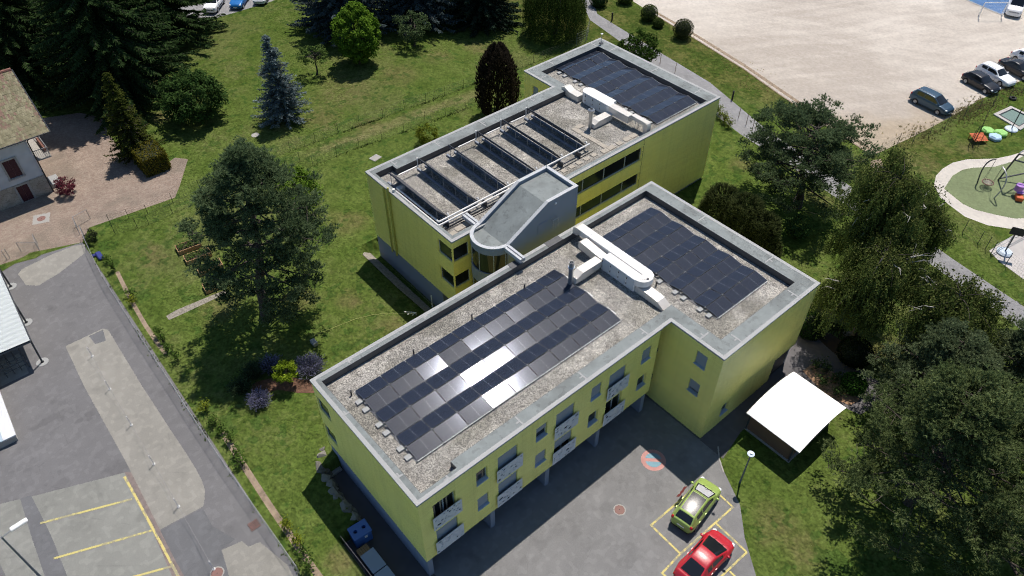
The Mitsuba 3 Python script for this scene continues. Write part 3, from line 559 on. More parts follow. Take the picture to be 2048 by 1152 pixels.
lw = prism([(6.79, 8.2), (6.79, 8.86), (8.95, 9.06), (9.12, 8.95), (9.12, 8.42), (7.9, 8.3)], 20.62, 21.26); q = np.array(lw.vertices); lw.vertices = np.c_[q[:, 2], q[:, 0], q[:, 1]]
add('duct', lw, 'm_duct', VU)
lo = prism([(3.7, 8.02), (3.7, 8.6), (2.2, 8.55), (1.75, 8.5), (1.12, 8.16), (1.12, 8.02)], 20.72, 21.45); q = np.array(lo.vertices); lo.vertices = np.c_[q[:, 2], q[:, 0], q[:, 1]]
add('duct', lo, 'm_duct', VU)
add('duct_joint', cat([bb(21.38, 22.11, y, y + .04, 8.67, 9.19) for y in (5.2, 7.0, 8.9)] + [bb(20.61, 21.27, 6.9, 6.94, 8.3, 8.9)]), 'm_ductface', VU)
add('cable', cat([seg((20.75, 3.66, 9.15), (21.3, 3.2, 9.2), .02), cyl(21.3, 3.2, 9.18, 9.26, .07, 10)]), 'm_anthracite', VU)
fd = Polygon([(18.05, 8.15), (18.15, 8.55), (18.75, 8.82), (20.58, 8.82), (20.58, 8.25), (18.9, 8.1)])
m = prism(fd, 6.72, 7.38); q = np.array(m.vertices); m.vertices = np.c_[q[:, 0], q[:, 2], q[:, 1]]; m.invert(); add('flue_duct', m, 'm_duct', VU)
FL = add('flue', lathe([(.0, 0), (.165, 0), (.165, 1.75), (.18, 1.76), (.18, 1.95), (.165, 2.0), (.165, 2.12), (.14, 2.12), (.14, 1.8), (0, 1.8)], 17.87, 7.05, 7.97, 20), 'm_steel', VU, smooth=30)
add('collar', lathe([(.17, 0), (.24, .02), (.24, .06), (.17, .08)], 17.87, 7.05, 9.62, 20), 'm_sill', FL)
add('foot', cat([bb(x, x + .3, y, y + .2, 7.98, 8.05) for x, y in ((20.4, 5.6), (20.5, 3.9), (20.5, 6.5))]), 'm_block', VU)
# ---- ventilation plant, far roof
VF = thing('ventilation_unit', 'metal ventilation unit with rounded end and long arched duct on the rear roof', 'ventilation unit')
top = shapely.union_all([sbox(34.62, 19.95, 35.75, 22.75), Polygon([(35.18 + .57 * math.cos(a), 22.7 + .6 * math.sin(a)) for a in np.linspace(0, math.pi, 15)]), Polygon([(34.62, 20), (35.75, 20.6), (35.3, 19.75), (34.62, 19.75)])])
add('housing', prism(top, 8.5, 9.58), 'm_ducttop', VF, smooth=25); doors(VF, 34.62, 20.0, 22.7, 8.5, 9.57, 3)
add('mid_duct', cb(34.6, 35.28, 17.5, 19.74, 8.9, 9.58, .02), 'm_duct', VF)
ar = prism([(17.49, 9.56), (17.49, 9.22), (16.1, 9.22), (16.05, 8.45), (15.62, 8.45), (15.62, 9.3), (15.7, 9.48), (15.9, 9.56)], 35.02, 35.5); q = np.array(ar.vertices); ar.vertices = np.c_[q[:, 2], q[:, 0], q[:, 1]]
add('arched_duct', ar, 'm_duct', VF)
ld = prism([(23.31, 8.45), (23.31, 9.0), (24.4, 9.0), (25.0, 9.25), (25.4, 9.1), (25.4, 8.7), (24.6, 8.45)], 34.35, 35.1); q = np.array(ld.vertices); ld.vertices = np.c_[q[:, 2], q[:, 0], q[:, 1]]
add('side_duct', ld, 'm_duct', VF)
fd = Polygon([(32.35, 8.5), (32.45, 8.8), (32.9, 9.02), (34.6, 9.02), (34.6, 8.5), (33.1, 8.42)])
m = prism(fd, 19.2, 19.95); q = np.array(m.vertices); m.vertices = np.c_[q[:, 0], q[:, 2], q[:, 1]]; m.invert(); add('flue_duct', m, 'm_duct', VF)
FL = add('flue', lathe([(0, 0), (.17, 0), (.17, 1.35), (.30, 1.62), (.30, 1.78), (.19, 1.86), (.15, 1.86), (.15, 1.5), (0, 1.5)], 32.29, 19.63, 8.42, 20), 'm_steel', VF, smooth=30)
add('support', cat([seg((34.95, 16.9, 8.45), (34.95, 16.9, 9.22), .025), seg((35.4, 16.9, 8.45), (35.4, 16.9, 9.22), .025), seg((34.95, 16.9, 9.2), (35.4, 16.9, 9.2), .025)]), 'm_galv', VF)
# ---- thermal collectors: six tilted rows
CX = [14.62, 17.47, 20.42, 23.4, 26.15, 28.95]
CN = ['first', 'second', 'third', 'fourth', 'fifth', 'sixth']
for k, x in enumerate(CX):
    c = thing('thermal_collector', f'{CN[k]} black thermal collector row counted from the left end of the rear roof', 'solar collector')

    y0, y1 = 17.75, 24.0; zl, zh = 8.72, 9.68; dx = .86
    n = 4; dy = (y1 - y0) / n
    for i in range(n):
        a, b_ = y0 + i * dy + .012, y0 + (i + 1) * dy - .012
        P = np.array([(x, a, zh), (x, b_, zh), (x + dx, b_, zl), (x + dx, a, zl)]); nrm = np.cross(P[1] - P[0], P[2] - P[0]); nrm /= np.linalg.norm(nrm); nrm *= np.sign(nrm[2])
        add('panel', trimesh.convex.convex_hull(np.vstack([P, P - nrm * .09])), 'm_thermal', c)
    add('frame', cat([seg((x - .01, y0, zh + .01), (x - .01, y1, zh + .01), .03), seg((x + dx, y0, zl), (x + dx, y1, zl), .03), seg((x, y0, zh), (x + dx, y0, zl), .025), seg((x, y1, zh), (x + dx, y1, zl), .025)]), 'm_anthracite', c)
    for y in np.linspace(y0 + .15, y1 - .15, 5):
        add('leg', cat([seg((x + .04, y, 8.46), (x + .04, y, zh - .08), .022), seg((x + .04, y, 8.6), (x + .75, y, zl), .02)]), 'm_galv', c)
    add('base_beam', cat([bb(x - .06, x + .10, y0 - .1, y1 + .35, 8.43, 8.58), bb(x + .68, x + .84, y0 - .1, y1 + .3, 8.43, 8.56)]), 'm_plinth', c)
    add('pipe_bend', tube([(x + dx - .1, y0 - .28, 8.95), (x + dx - .1, y0 - .28, 9.08), (x + dx - .05, y0 - .15, 9.12), (x + dx - .02, y0 + .02, 8.95)], .06, 8), 'm_metal_white', c, smooth=40)
PI = thing('insulated_pipework', 'pair of white insulated pipes running round the collectors on the rear roof', 'pipes')
for off, z in ((0, 8.98), (.26, 8.90)):
    add('pipe', tube([(14.33 - off * .9 + .1, 22.5, z), (14.33 - off * .9 + .1, 17.35 - off, z)], .075, 10), 'm_metal_white', PI, smooth=40)
    add('pipe', tube([(14.33 - off * .9 + .1, 17.35 - off, z), (29.9 if off == 0 else 22.6, 17.35 - off, z)], .075, 10), 'm_metal_white', PI, smooth=40)
for x, (a, b_) in enumerate([(15.5, 17.35), (21.4, 23.3), (27.1, 28.85), (24.4, 26.0)]):
    add('pipe', tube([(a, 24.05, 8.98), (b_, 24.05, 8.98), (b_, 24.05, 9.75)], .06, 8), 'm_metal_white', PI, smooth=40)
add('pipe_support', cat([bb(x - .05, x + .05, 16.95, 17.5, 8.44, 8.9) for x in (15, 17, 18.6, 20.4, 22.4, 24.5, 26.5, 28.5)] + [bb(14.1, 14.5, y - .05, y + .05, 8.44, 8.9) for y in (18.5, 20.3, 22)]), 'm_anthracite', PI)
add('cable', cat([tube([(14.2, 16.9, 8.5), (17, 16.95, 8.46), (20, 16.8, 8.48), (22, 16.95, 8.46)], .03, 6), tube([(14.2, 16.75, 8.5), (18, 16.7, 8.46), (24, 16.8, 8.48), (30, 16.95, 8.46)], .025, 6)]), 'm_black', PI)
add('junction_box', cb(14.35, 14.95, 22.35, 22.75, 8.75, 9.12, .03), 'm_metal_white', PI)
add('vent', cyl(14.05, 22.6, 8.9, 9.15, .12, 12), 'm_metal_white', PI)
# lightning rods
ph = thing('roof_lamp', 'thin post with small lamp head on the far corner of the rear roof', 'lamp post')
x, y = (43.37,29.21)
add('post', cyl(x, y, 8.92, 9.9, .025, 6), 'm_galv', ph); add('head', lathe([(0, 0), (.12, .02), (.14, .08), (0, .12)], x, y, 9.88, 12), 'm_galv', ph); add('base', cyl(x, y, 8.93, 9.0, .22, 12), 'm_anthracite', ph)
# ==== trees, shrubs and plants
def nrm(a): return a / (np.linalg.norm(a, axis=-1, keepdims=True) + 1e-9)
class Fol:
    "collects blades and leaves with a tint each"
    def __init__(s, seed): s.r = R(seed); s.v = []; s.c = []
    def tint(s, n, c0, c1, var=.18, per=None):
        t = s.r.random(n) if per is None else per
        c = np.asarray(c0) * (1 - t[:, None]) + np.asarray(c1) * t[:, None]
        return np.clip(c * np.exp(s.r.normal(0, var, (n, 1))), .003, .8)
    def blades(s, base, tip, w, col):
        d = nrm(tip - base); side = nrm(np.cross(d, s.r.normal(size=d.shape))) * (np.broadcast_to(w, len(base))[:, None] / 2)
        s.v.append(np.stack([base - side, base + side, tip], 1).reshape(-1, 3)); s.c.append(np.repeat(col, 3, 0))
    def leaves(s, c, n, size, col):
        a = nrm(np.cross(n, s.r.normal(size=n.shape))); b = np.cross(n, a); sz = np.broadcast_to(size, len(c))[:, None]
        P = [c - a * sz, c - b * sz * .55 , c + a * sz, c + b * sz * .55]
        s.v.append(np.stack([P[0], P[1], P[2], P[0], P[2], P[3]], 1).reshape(-1, 3)); s.c.append(np.repeat(col, 6, 0))
    def tufts(s, pos, ax, k, length, w, spread, c0, c1, per=None, var=.16):
        n = len(pos); b = np.repeat(pos, k, 0); d = nrm(np.repeat(nrm(ax), k, 0) + s.r.normal(0, spread, (n * k, 3)))
        t = s.r.random(n) if per is None else per
        col = s.tint(n * k, c0, c1, var, np.clip(np.repeat(t, k), 0, 1))
        s.blades(b, b + d * length * s.r.uniform(.7, 1.15, (n * k, 1)), w, col)
    def mesh(s):
        v = np.concatenate(s.v); return trimesh.Trimesh(v, np.arange(len(v)).reshape(-1, 3), process=False), np.concatenate(s.c)
    def put(s, key, name='crown', m='m_needle'):
        me, c = s.mesh(); return add(name, me, m, key, color=c)
def limbs(key, segs, m='m_bark', name='branch'):
    "segs: list of (points, radii); all the visible limbs of one tree"
    if segs: add(name, cat([tube(p, r, 5, False) for p, r in segs]), m, key, smooth=True)
def trunk_mesh(x, y, z0, h, r0, r1, seed, wob=.15, n=9):
    r = R(seed); t = np.linspace(0, 1, n); o = np.cumsum(r.normal(0, wob / n ** .5, (n, 2)), 0); o[0] = 0
    p = np.c_[x + o[:, 0], y + o[:, 1], z0 - .1 + t * (h + .1)]
    rr = r0 * (1 - t) + r1 * t; rr[0] *= 1.35
    return p, tube(p, rr, 8)
def at_h(p, z): return np.array([np.interp(z, p[:, 2], p[:, 0]), np.interp(z, p[:, 2], p[:, 1]), z])
PINE = ((0.070, 0.112, 0.050), (0.185, 0.25, 0.125))
def pine(label, x, y, h, rad, t0, nb, seed, col=PINE, tr=.32, cl=8, tuft=13, bl=8, rise=.25, tl=.30, name='pine_tree', prof=None, off=(0, 0), tw=.052, lean=(0, 0)):
    key = thing(name, label, 'tree'); z0 = H(x, y); f = Fol(seed); r = f.r
    p, tm_ = trunk_mesh(x, y, z0, h * .96, tr, .05, seed, .5); p[:, :2] += np.linspace(0, 1, len(p))[:, None] ** 1.3 * np.array(lean); tm_ = tube(p, np.linspace(tr * 1.1, .05, len(p)), 9); add('trunk', tm_, 'm_bark', key, smooth=True)
    segs = []; P, A, tt = [], [], []
    for i in range(nb):
        t = t0 + (1 - t0) * ((i + r.random()) / nb) ** .72
        az = i * 2.39996 + r.normal(0, .35); Rr = rad * (prof(t) if prof else math.sin(math.pi * min(1, .18 + .82 * (1 - (t - t0) / (1 - t0)))) ** .6) * r.uniform(.55, 1.12)
        o = at_h(p, z0 + t * h * .95); d = np.array([math.cos(az), math.sin(az), 0]); up = rise * r.uniform(.3, 1.5) + .7 * max(0, t - .75)
        s = np.linspace(0, 1, 6); path = o + d * (Rr * s)[:, None] + np.array([off[0], off[1], 0]) * (s * (t))[:, None]; path[:, 2] += Rr * (up * s ** 1.4 - .12 * s)
        segs.append((path, np.linspace(.07 + .05 * (1 - t), .012, 6)))
        for q in range(cl):
            u = r.uniform(.50, 1.03); c = np.array([np.interp(u, s, path[:, k]) for k in range(3)])
            w = Rr * .34 * (1.15 - .6 * u); sd = np.array([-d[1], d[0], 0]) * r.normal(0, 1) * w + np.array([0, 0, abs(r.normal(.12, .18))])
            e = c + sd; segs.append((np.array([c, (c + e) / 2 + [0, 0, -.05], e]), [.022, .015, .008]))
            m = tuft; P.append(e + r.normal(0, 1, (m, 3)) * [.27, .27, .12] * (.55 + .08 * rad)); A.append(nrm(nrm(sd) * .35 + d * .5 + r.normal(0, .4, (m, 3))) + [0, 0, .8]); tt.append(np.clip(r.random() * .6 + r.random(m) * .4, 0, 1))
    P, A, tt = np.concatenate(P), np.concatenate(A), np.concatenate(tt)
    f.tufts(P, A, bl, tl, tw, .42, *col, per=tt)
    limbs(key, segs); f.put(key); return key
def conifer(label, x, y, h, rad, seed, c0, c1, name='spruce_tree', t0=.06, levels=26, per=11, droop=.25, tw=.34, ww=.10, power=1.0, layer=.0, top=None, tr=.22, dens=1.0, sag=0.0, cat_='tree'):
    key = thing(name, label, cat_); z0 = H(x, y); f = Fol(seed); r = f.r
    p, tm_ = trunk_mesh(x, y, z0, h * .97, tr, .03, seed, .12); add('trunk', tm_, 'm_bark', key, smooth=True)
    segs = []; B, E, W, TT = [], [], [], []
    for L in range(levels):
        t = t0 + (1 - t0) * (L + r.uniform(-.25, .25)) / levels; t = min(max(t, .02), .995)
        Rm = rad * (1 - t) ** power * (1 + layer * math.sin(L * 2.1)) + .12
        for b in range(max(4, int(per * (1.15 - .6 * t)))):
            az = r.uniform(0, 6.283); Rr = Rm * r.uniform(.72, 1.08); o = at_h(p, z0 + t * h)
            d = np.array([math.cos(az), math.sin(az), 0]); n = max(4, int(Rr / .16 * dens)); s = np.linspace(.08, 1, n)
            path = o + d * (Rr * s)[:, None]; path[:, 2] += -Rr * droop * s ** 1.3 + Rr * .12 * s ** 3
            if Rr > 1.2: segs.append((path[::max(1, n // 5)], np.linspace(.05, .012, len(path[::max(1, n // 5)]))))
            ct = r.random()
            for sgn in (-1, 1, 0):
                sd = np.array([-d[1], d[0], 0]) * sgn
                ln = tw * (1.25 - .7 * s) * (1 if sgn else .8) * (.5 + .5 * min(1, Rr)) * r.uniform(.7, 1.3, n)
                dirs = nrm(d * .75 + sd * .9 + np.array([0, 0, -.12 - sag]) + r.normal(0, .22, (n, 3)))
                q = path + r.normal(0, .05, (n, 3)); B.append(q); E.append(q + dirs * ln[:, None]); W.append(np.full(n, ww)); TT.append(np.full(n, ct) * .6 + .4 * s)
    f.blades(np.concatenate(B), np.concatenate(E), np.concatenate(W), f.tint(sum(map(len, B)), c0, c1, .16, np.concatenate(TT)))
    limbs(key, segs); f.put(key); return key
def leafy(label, x, y, h, rad, seed, c0, c1, name='broadleaf_tree', base=.25, ncl=120, nl=55, rc=.55, ls=.10, tr=.14, shape=1.0, cat_='tree', up=.5, fill=.35, m='m_leaf', vis_trunk=True, lean=(0, 0), squash=1.0, var=.2, bark='m_bark', nbr=14):
    key = thing(name, label, cat_); z0 = H(x, y); f = Fol(seed); r = f.r
    zc = z0 + h * (base + (1 - base) * .5); hz = h * (1 - base) * .5
    p, tm_ = trunk_mesh(x, y, z0, max(.3, zc - z0 + hz * .3), tr, tr * .4, seed, .2)
    if vis_trunk: add('trunk', tm_, bark, key, smooth=True)
    u = nrm(r.normal(size=(ncl, 3))); rr = r.uniform(fill, 1, ncl) ** .5
    zz = u[:, 2]; taper = np.where(zz > 0, (1 - zz * zz * (1 - .0)) ** (.5 * (shape - 1)), 1)[:, None] if shape != 1 else 1
    C = np.array([x + lean[0], y + lean[1], zc]) + u * rr[:, None] * [rad, rad, hz] * np.c_[np.ones(ncl), np.ones(ncl), np.ones(ncl)]
    if shape != 1: C[:, :2] = (C[:, :2] - [x, y]) * taper + [x, y]
    C[:, 2] = np.maximum(C[:, 2], z0 + .15)
    segs = []
    for i in r.permutation(ncl)[:nbr]:
        o = at_h(p, z0 + (zc - z0) * r.uniform(.6, 1.1)); e = C[i]; segs.append((np.array([o, o * .45 + e * .55 + [0, 0, .15 * h * .2], e]), [tr * .45, tr * .25, .012]))
    ct = r.random(ncl); k = r.normal(size=(ncl, nl, 3)); k = nrm(k) * r.uniform(.45, 1, (ncl, nl, 1)) * rc * r.uniform(.7, 1.25, (ncl, 1, 1)); k[..., 2] *= .72 * squash
    pos = (C[:, None] + k).reshape(-1, 3); n = nrm(nrm(k).reshape(-1, 3) * .6 + r.normal(0, .5, (ncl * nl, 3)) + [0, 0, up])
    f.leaves(pos, n, ls * r.uniform(.7, 1.3, ncl * nl), f.tint(ncl * nl, c0, c1, var, np.clip(np.repeat(ct, nl) * .6 + r.random(ncl * nl) * .4, 0, 1)))
    if vis_trunk: limbs(key, segs, bark)
    f.put(key, 'crown', m); return key
def shell(label, name, cat_, pts, nrmls, c0, c1, seed, ls=.07, jit=.06, core=None, m='m_leaf'):
    key = thing(name, label, cat_); f = Fol(seed)
    f.leaves(pts + f.r.normal(0, jit, pts.shape), nrm(nrmls * .8 + f.r.normal(0, .55, pts.shape)), ls * f.r.uniform(.7, 1.3, len(pts)), f.tint(len(pts), c0, c1, .22))
    if core is not None: add('stems_or_filler', core, 'm_shrubcore', key)  # balls and hedge: added dark filler solid that blocks see-through, no stems
    f.put(key, 'foliage', m); return key
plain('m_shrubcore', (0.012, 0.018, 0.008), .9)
def ball(label, x, y, rad, h, seed, c0, c1, n=2600, name='round_shrub', ls=.07, m='m_leaf'):
    r = R(seed); z0 = H(x, y); u = nrm(r.normal(size=(n, 3))); c = np.array([x, y, z0 + h * .5])
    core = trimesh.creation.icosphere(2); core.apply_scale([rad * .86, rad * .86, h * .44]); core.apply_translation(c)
    lump = 1 + .09 * (meshkit.noise(u * 3 + seed) - .5) * 2
    return shell(label, name, 'shrub', c + u * lump[:, None] * [rad, rad, h * .5], u, c0, c1, seed, ls, .05, core, m)
def sapling(label, x, y, h, seed, c0=(.05, .085, .02), c1=(.12, .16, .04), name='young_shrub', group=None, rad=.4, n=150, ls=.085):
    key = thing(name, label, 'shrub', group); z0 = H(x, y); f = Fol(seed); r = f.r
    st = [(np.array([[x, y, z0 - .05], [x + a * .4, y + b * .4, z0 + h * .55], [x + a, y + b, z0 + h * q]]), [.02, .014, .006]) for a, b, q in zip(r.normal(0, rad * .5, 6), r.normal(0, rad * .5, 6), r.uniform(.7, 1, 6))]
    add('stems_or_filler', cat([tube(p, w, 4, False) for p, w in st]), 'm_bark', key)
    i = r.integers(0, 6, n); u = r.uniform(.3, 1.05, n); pos = np.array([np.array([np.interp(v * 2, [0, 1, 2], st[k][0][:, q]) for q in range(3)]) for k, v in zip(i, u)]) + r.normal(0, .11 + rad * .12, (n, 3))
    f.leaves(pos, nrm(r.normal(0, .6, (n, 3)) + [0, 0, .8]), ls * r.uniform(.6, 1.3, n), f.tint(n, c0, c1, .22)); f.put(key, 'foliage', 'm_leaf'); return key
def strands(f, tops, length, n, w, c0, c1, drift=.12, ll=.13):
    "hanging twigs with leaves"
    r = f.r; k = len(tops); L = length * r.uniform(.5, 1.1, k); s = np.linspace(.05, 1, n)
    dr_ = r.normal(0, drift, (k, 2))
    p = tops[:, None] + np.stack([dr_[:, :1] * s * L[:, None], dr_[:, 1:] * s * L[:, None], -s * L[:, None]], -1) + r.normal(0, .05, (k, n, 3))
    p = p.reshape(-1, 3); d = nrm(r.normal(0, .45, p.shape) + [0, 0, -1.0]); ct = np.repeat(r.random(k), n)
    f.blades(p, p + d * ll * r.uniform(.7, 1.4, (len(p), 1)), w, f.tint(len(p), c0, c1, .2, ct * .6 + .4 * r.random(len(p))))
def birch(label, x, y, h, rad, seed, nb=70, t0=.22, lean=(0, 0), name='birch_tree', cl=9):
    key = thing(name, label, 'tree'); z0 = H(x, y); f = Fol(seed); r = f.r
    p, tm_ = trunk_mesh(x, y, z0, h * .9, .24, .04, seed, .7); p[:, :2] += np.linspace(0, 1, len(p))[:, None] * np.array(lean); tm_ = tube(p, np.linspace(.26, .03, len(p)), 8)
    add('trunk', tm_, 'm_birchdark', key, smooth=True); segs = []; T_ = []; lv = []
    for i in range(nb):
        t = t0 + (1 - t0) * r.random() ** .85; az = i * 2.39996 + r.normal(0, .4); o = at_h(p, z0 + t * h * .9)
        Rr = rad * (.35 + 1.0 * math.sin(math.pi * (.15 + .8 * (1 - (t - t0) / (1 - t0)))) ** .8) * r.uniform(.6, 1.05) * .8
        d = np.array([math.cos(az), math.sin(az), 0]); s = np.linspace(0, 1, 6); path = o + d * (Rr * s)[:, None]; path[:, 2] += Rr * (.75 * s - .85 * s ** 2.3)
        segs.append((path, np.linspace(.04, .008, 6)))
        for q in range(cl):
            u = r.uniform(.25, 1); c = np.array([np.interp(u, s, path[:, k]) for k in range(3)]) + r.normal(0, .35, 3) * [1, 1, .5]
            T_.append(c + r.normal(0, .26, (9, 3)) * [1, 1, .5]); lv.append(c + r.normal(0, .28, (14, 3)))
    strands(f, np.concatenate(T_), 1.7, 20, .085, (.055, .085, .022), (.17, .22, .062), .10, .15)
    lv = np.concatenate(lv); f.leaves(lv, nrm(r.normal(0, .6, lv.shape) + [0, 0, .6]), .095, f.tint(len(lv), (.045, .062, .018), (.11, .125, .04)))
    add('branch', cat([tube(a, b, 5, False) for a, b in segs[::6]]), 'm_birchbark', key, smooth=True); add('branch', cat([tube(a, b * .8, 5, False) for i, (a, b) in enumerate(segs) if i % 6]), 'm_bark', key, smooth=True)
    for a, b in [segs[i] for i in r.permutation(len(segs))[:9]]:
        e = a[-2]; d = nrm(a[-1] - a[0]); tw = np.array([e - d * .5, e + [0, 0, .3] + d * .15, e + d * .55 + [0, 0, .55], e + d * 1.0 + r.normal(0, .2, 3) + [0, 0, .35]])
        add('bare_twig', cat([tube(tw, [.045, .035, .025, .008], 5, False), tube([tw[1], tw[1] + d * .3 + r.normal(0, .35, 3) + [0, 0, .3]], [.022, .006], 4, False)]), 'm_birchbark', key)
    f.put(key, 'crown', 'm_leaf'); return key
plain('m_birchdark', (0.16, 0.145, 0.125), .85)
# -- the big trees
pine('tall dark pine with open lower limbs between the yard fence and the near block', 2.49, 24.76, 16.0, 4.55, .11, 76, 101, tr=.42, cl=7, tuft=40, bl=11, rise=.14, tl=.25, lean=(1.7, -1.4), prof=lambda t: (.86 + .2 * min(1, t / .45)) * (1 if t < .62 else max(.18, 1 - ((t - .62) / .40) ** 1.6)))
pine('broad spreading pine beside the footpath, behind the wing of the near block', 47.3, 6.3, 8.8, 5.7, .20, 62, 102, tr=.34, cl=7, tuft=40, bl=11, rise=.26, tl=.24, prof=lambda t: (.85 if t < .7 else 1.0 - (t - .7) * 1.9) * 1.05)
SC = ((0.090, 0.128, 0.062), (0.23, 0.285, 0.150)); SG = ((0.082, 0.120, 0.044), (0.225, 0.28, 0.115))
for lb, px, hh, rr, c, sd, n in [('large green pine filling the lower right corner, nearest to the street lamp', (26.45,-16.16), 12, 5.5, SG, 111, 64), ('bluish pine right behind the white carport, nearest to its corner', (34.06,-13.87), 8.6, 4.3, SC, 112, 46),
    ('green pine at the right edge, between the bluish pine and the lower right corner', (31.91,-20.62), 12, 5.2, SG, 113, 52), ('bluish pine at the right edge below the birches', (38.16,-16.25), 8.5, 4.6, SC, 114, 44), ('dark pine at the very bottom right corner of the photo', (24.3,-22.68), 12, 5.0, SG, 115, 44)]:
    pine(lb, px[0], px[1], hh, rr, .12, n, sd, col=c, cl=7, tuft=40, bl=11, rise=.16, tl=.23, prof=lambda t: (1.05 if t < .45 else 1.05 - (t - .45) * 1.35))
DK = ((0.016, 0.034, 0.013), (0.055, 0.095, 0.033))
for lb, px, hh, rr, sd in [('huge dark cedar with drooping sprays behind the old house, right one of the front two', (6.88,65.99), 23, 8.6, 121), ('huge dark cedar right behind the roof ridge of the old house', (-0.25,75.72), 22, 8.2, 122), ('dark cedar beside the far parked white car at the top', (15.02,75.4), 22, 7.4, 123), ('dark cedar in the top left corner', (7.76,92.67), 24, 9, 124)]:
    conifer(lb, px[0], px[1], hh, rr, sd, *DK, name='cedar_tree', levels=36, per=19, droop=.22, tw=.70, ww=.24, power=.62, layer=.12, tr=.5, sag=.30)
conifer('yellowish green young conifer beside the brick drive, with a clipped hedge at its foot', *(3.36,52.95), 9.2, 2.3, 131, (.028, .045, .010), (.085, .10, .022), name='conifer_tree', levels=30, per=16, droop=.18, tw=.38, ww=.14, power=.85, layer=.2)
conifer('silvery blue spruce standing alone on the park lawn', 17.72, 49.54, 9.6, 2.75, 132, (.07, .10, .105), (.20, .255, .27), levels=26, per=18, droop=.12, tw=.42, ww=.14, power=.82, layer=.22, tr=.2)
for lb, px, hh, rr, sd in [('blue-grey cedar behind the bright green maple at the top edge', (34.44,63.71), 16, 6.8, 141), ('blue-grey cedar at the top edge, right of the maple', (42.97,61.22), 17, 6.8, 142)]:
    conifer(lb, px[0], px[1], hh, rr, sd, (.034, .052, .054), (.10, .135, .145), name='blue_cedar_tree', levels=30, per=19, droop=.16, tw=.68, ww=.22, power=.55, layer=.14, tr=.4, sag=.25)
conifer('dark green broad spruce at the top edge between blue cedar and willow', *(49.54,55.69), 13, 5.4, 143, (.014, .026, .018), (.034, .056, .038), levels=30, per=20, droop=.2, tw=.6, ww=.2, power=.55, layer=.1, tr=.35, sag=.15)
MG = ((.060, .13, .012), (.14, .24, .03))
leafy('bright green egg-shaped maple on the park lawn in front of the blue cedars', *(30.3,54.68), 7.4, 2.6, 151, *MG, name='maple_tree', base=.06, ncl=280, nl=80, rc=.5, ls=.125, shape=2.0)
leafy('dense dark green round tree on the lawn near the blue spruce', *(10.85,55.7), 5.0, 3.3, 152, (.026, .060, .016), (.065, .115, .032), base=.04, ncl=260, nl=60, rc=.55, ls=.125)
leafy('small open-crowned apple tree just right of the blue spruce', *(25.02,55.67), 3.6, 1.7, 153, (.055, .10, .025), (.12, .18, .05), name='apple_tree', base=.42, ncl=46, nl=40, rc=.38, ls=.09, tr=.11)
leafy('grey-green small tree in front of the blue cedars, right of the maple', *(37.72,54.52), 4.4, 2.1, 154, (.05, .085, .035), (.11, .155, .07), base=.2, ncl=70, nl=46, rc=.45, ls=.10)
leafy('walnut tree overhanging the footpath behind the far corner of the rear block', *(55.69,34.33), 4.4, 2.4, 155, (.022, .05, .010), (.052, .095, .02), name='walnut_tree', base=.12, ncl=120, nl=46, rc=.5, ls=.12)
leafy('bright green young tree half hidden by the tall pine', *(10.96,34.04), 5.2, 2.0, 156, (.06, .125, .012), (.13, .215, .03), base=.1, ncl=110, nl=46, rc=.45, ls=.11)
leafy('yellow-green small bush against the back of the rear block', *(26.37,36.08), 2.0, 1.15, 157, (.06, .085, .008), (.14, .16, .02), name='golden_bush', base=.02, ncl=60, nl=40, rc=.35, ls=.07, cat_='shrub', vis_trunk=False)
leafy('red-leaved bush at the corner of the old house', *(-3.92,51.09), 1.8, .95, 158, (.085, .018, .028), (.17, .045, .06), name='red_bush', base=.02, ncl=50, nl=40, rc=.3, ls=.07, cat_='shrub', vis_trunk=False)
leafy('small leafy bush in the shade of the spreading pine', *(43.76,4.09), 2.0, 1.1, 159, (.05, .10, .03), (.09, .16, .05), name='leafy_bush', base=.02, ncl=50, nl=36, rc=.35, ls=.10, cat_='shrub', vis_trunk=False)
leafy('dark twiggy bush at the corner of the two fences by the drive', *(-4.6,42.88), 1.2, .6, 160, (.02, .03, .015), (.05, .06, .03), name='leafy_bush', base=.02, ncl=26, nl=36, rc=.28, ls=.06, cat_='shrub', vis_trunk=False)
leafy('lime green round-headed little tree in the mulch bed at the near block', *(0.59,17.72), 2.1, .85, 161, (.12, .19, .012), (.24, .32, .03), name='lime_shrub', base=.4, ncl=70, nl=40, rc=.24, ls=.07, cat_='shrub', tr=.05)
# cypress
def cypress(label, x, y, h, rad, seed, c0, c1):
    key = thing('cypress_tree', label, 'tree'); z0 = H(x, y); f = Fol(seed); r = f.r
    _, tm_ = trunk_mesh(x, y, z0, h * .8, .2, .05, seed, .05); add('trunk', tm_, 'm_bark', key)
    n = 5200; t = r.random(n) ** .8; az = r.uniform(0, 6.283, n); lob = 1 + .16 * np.cos(az * 5 + 2 * np.sin(t * 4)) + .08 * r.normal(size=n)
    Rr = rad * np.minimum(1, (.55 + 2.2 * t) ** .8) * np.sqrt(np.clip(1 - t ** 2.6, 0, 1)) * lob * r.uniform(.55, 1, n) ** .35
    P = np.c_[x + Rr * np.cos(az), y + Rr * np.sin(az), z0 + t * h * (1 + .05 * np.cos(az * 3))]; A = np.c_[np.cos(az) * .28, np.sin(az) * .28, np.ones(n)]
    f.tufts(P, A, 9, .38, .07, .22, c0, c1); f.put(key); return key
cypress('tall dark purplish cypress column at the back of the rear block', 35.2, 35.6, 7.6, 2.05, 171, (.022, .019, .015), (.06, .048, .036))
